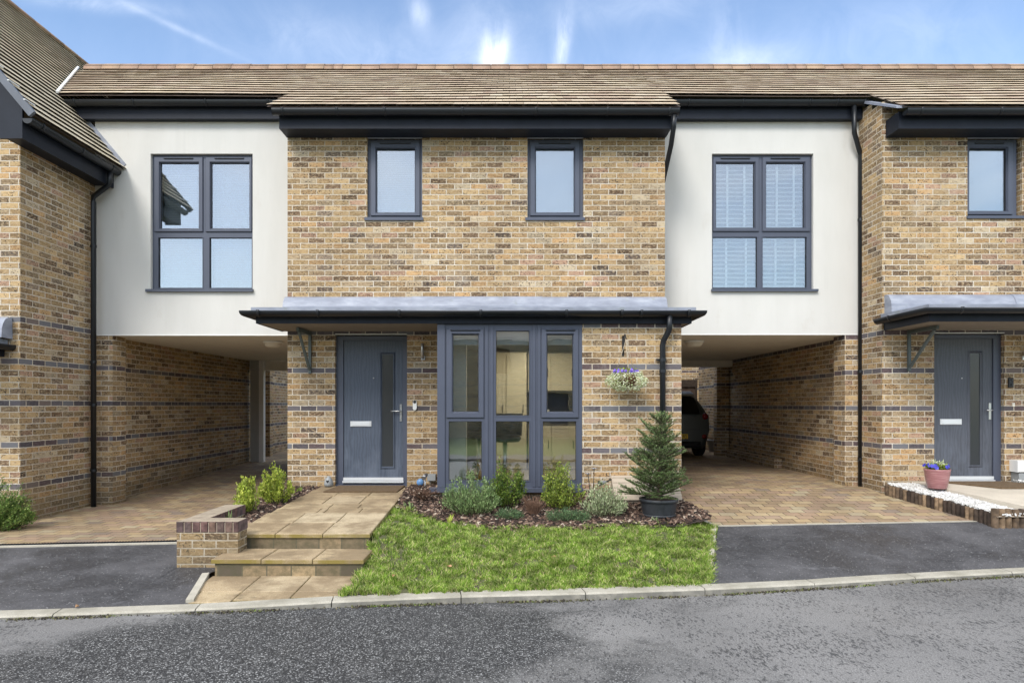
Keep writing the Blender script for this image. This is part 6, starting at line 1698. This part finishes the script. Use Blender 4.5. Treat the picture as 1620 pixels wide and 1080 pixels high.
# ------------------------------------------------------------------ houses across the road (seen in the window reflections)
for k, (cx_, w_, lb) in enumerate(((-7.5, 7.0, 'brick house with gable across the road, left of the gap'), (2.5, 12.0, 'long brick house across the road, opposite the bay window'))):
    e = empty('opposite_house', (cx_, -17, -1.6)); tag(e, lb, 'house', 'houses across the road')
    q = MB(); q.wall(cx_ - w_ / 2, cx_ + w_ / 2, -1.7, 3.4, -17, .3, [(cx_ - w_ / 4 - .5, cx_ - w_ / 4 + .5, 1.6, 2.9), (cx_ + w_ / 4 - .5, cx_ + w_ / 4 + .5, 1.6, 2.9), (cx_ - .5, cx_ + .5, -1.5, .6)]); q.wall(-23, -17, -1.7, 3.4, cx_ - w_ / 2, .3, axis='x'); q.wall(-23, -17, -1.7, 3.4, cx_ + w_ / 2 - .3, .3, axis='x'); q.build('wall', 'brick', e)
    q = MB(); q.face([(cx_ - w_ / 2 - .3, -16.6, 3.3), (cx_ - w_ / 2 - .3, -20, 6.0), (cx_ + w_ / 2 + .3, -20, 6.0), (cx_ + w_ / 2 + .3, -16.6, 3.3)]); q.face([(cx_ - w_ / 2 - .3, -20, 6.0), (cx_ - w_ / 2 - .3, -23.4, 3.3), (cx_ + w_ / 2 + .3, -23.4, 3.3), (cx_ + w_ / 2 + .3, -20, 6.0)]); q.build('roof', 'roof_tile', e)
    q = MB(); q.box(cx_ - w_ / 4 - .5, cx_ - w_ / 4 + .5, -17.1, -17.05, 1.6, 2.9); q.box(cx_ + w_ / 4 - .5, cx_ + w_ / 4 + .5, -17.1, -17.05, 1.6, 2.9); q.build('window', 'car_glass', e)
    q = MB(); q.box(cx_ - .5, cx_ + .5, -17.1, -17.05, -1.5, .6); q.build('front_door', 'anthracite', e)

# ------------------------------------------------------------------ sky, sun, camera
SUN_EL, SUN_AZ = math.radians(44), math.radians(205)   # azimuth clockwise from +Y: behind the camera, a little left
w = bpy.data.worlds.new('World'); SC.world = w; w.use_nodes = True; nt = w.node_tree
for n in list(nt.nodes): nt.nodes.remove(n)
t = NT(nt)
sky = nt.nodes.new('ShaderNodeTexSky'); sky.sky_type = 'NISHITA'; sky.sun_disc = False; sky.sun_elevation = SUN_EL; sky.sun_rotation = SUN_AZ; sky.air_density = 1.0; sky.dust_density = .6; sky.ozone_density = 1.6
tc_ = nt.nodes.new('ShaderNodeTexCoord').outputs['Generated']
sp = nt.nodes.new('ShaderNodeSeparateXYZ'); t.l(tc_, sp.inputs[0])
# unseen cloud added overhead and behind to whiten the skylight, thin cirrus elsewhere
zc = t.math('MAXIMUM', sp.outputs[2], .06)
cmb = nt.nodes.new('ShaderNodeCombineXYZ'); t.l(t.math('DIVIDE', sp.outputs[0], zc), cmb.inputs[0]); t.l(t.math('DIVIDE', sp.outputs[1], zc), cmb.inputs[1])
back = t.math('MULTIPLY', t.ramp(sp.outputs[1], [(.12, 1), (.62, 0)]), t.ramp(sp.outputs[2], [(.12, .14), (.60, .92)]))
bn = t.ramp(t.noise(t.rot(cmb.outputs[0], (0, 0, .4), (.9, .6, 1)), 1.1, 5, .6), [(.32, .45), (.62, 1)])
clb = t.math('MULTIPLY', back, bn)
yy = t.math('MAXIMUM', sp.outputs[1], .05)
ca = t.math('DIVIDE', sp.outputs[0], yy); cb = t.math('DIVIDE', sp.outputs[2], yy)
front = t.math('GREATER_THAN', sp.outputs[1], .05)
cc = nt.nodes.new('ShaderNodeCombineXYZ'); t.l(ca, cc.inputs[0]); t.l(cb, cc.inputs[1])
fib = t.noise(t.rot(cc.outputs[0], (0, 0, .18), (3.4, .9, 1)), 8, 7, .62, .5)
fine = t.noise(cc.outputs[0], 9, 6, .65, .6)
def wisp(px_, py_, sx_, sy_, ang, amp, f):
    a0, b0 = (px_ - 806) / F, (640 - py_) / F
    da = t.math('SUBTRACT', ca, a0); db = t.math('SUBTRACT', cb, b0); c_, s_ = math.cos(ang), math.sin(ang)
    u_ = t.math('DIVIDE', t.math('ADD', t.math('MULTIPLY', da, c_), t.math('MULTIPLY', db, s_)), sx_)
    v_ = t.math('DIVIDE', t.math('SUBTRACT', t.math('MULTIPLY', db, c_), t.math('MULTIPLY', da, s_)), sy_)
    r2 = t.math('ADD', t.math('MULTIPLY', u_, u_), t.math('MULTIPLY', v_, v_))
    gs = t.math('EXPONENT', t.math('MULTIPLY', r2, -1.0))
    return t.math('MULTIPLY', t.math('MULTIPLY', gs, amp), f)
ff = t.ramp(fib, [(.36, .15), (.62, 1.25)]); f2 = t.ramp(fine, [(.32, .3), (.65, 1.1)])
tot = None
for args in ((783, 84, .018, .036, -.15, .50, ff), (889, 72, .011, .050, -.12, .28, ff), (770, 60, .05, .09, 0, .12, f2), (1190, 94, .08, .022, 0, .13, f2), (1150, 62, .03, .05, 0, .07, ff),
             (662, 18, .016, .03, .3, .16, ff), (265, 38, .10, .0050, -.43, .13, f2), (150, 6, .11, .012, -.1, .18, f2), (1000, 10, .15, .03, .1, .10, f2), (560, 70, .22, .05, -.2, .09, f2), (1420, 40, .2, .05, .2, .06, f2), (1230, 140, 1.2, .10, 0, .07, f2)):
    w_ = wisp(*args); tot = w_ if tot is None else t.math('ADD', tot, w_)
clf = t.math('MULTIPLY', t.math('MINIMUM', tot, .95), front)
colr = t.mix(t.math('MAXIMUM', clb, clf), sky.outputs[0], (8.2, 8.35, 8.6))
bg = nt.nodes.new('ShaderNodeBackground'); t.l(colr, bg.inputs[0]); bg.inputs[1].default_value = .15
wo = nt.nodes.new('ShaderNodeOutputWorld'); t.l(bg.outputs[0], wo.inputs[0])
sl = bpy.data.lights.new('sun', 'SUN'); sl.energy = 1.6; sl.angle = math.radians(20); sl.color = (1, .96, .90)
so = bpy.data.objects.new('sun', sl); COL.objects.link(so)
dv = Vector((math.sin(SUN_AZ) * math.cos(SUN_EL), math.cos(SUN_AZ) * math.cos(SUN_EL), math.sin(SUN_EL)))
so.rotation_euler = dv.to_track_quat('Z', 'Y').to_euler(); so.location = (0, 0, 20)
cam = bpy.data.cameras.new('camera'); co = bpy.data.objects.new('camera', cam); COL.objects.link(co)
co.location = (0, 0, ZO); co.rotation_euler = (PI / 2, 0, 0); cam.sensor_width = 36; cam.lens = 36 * F / 1620; cam.shift_x = 4 / 1620; cam.shift_y = 100 / 1620
cam.clip_start = .05; cam.clip_end = 900; SC.camera = co
SC.view_settings.view_transform = 'Standard'; SC.view_settings.look = 'None'; SC.view_settings.gamma = 1; SC.view_settings.exposure = .80
SC.cycles.max_bounces = 10; SC.cycles.transparent_max_bounces = 12
for o in bpy.data.objects:
    if '_o' in o: del o['_o']
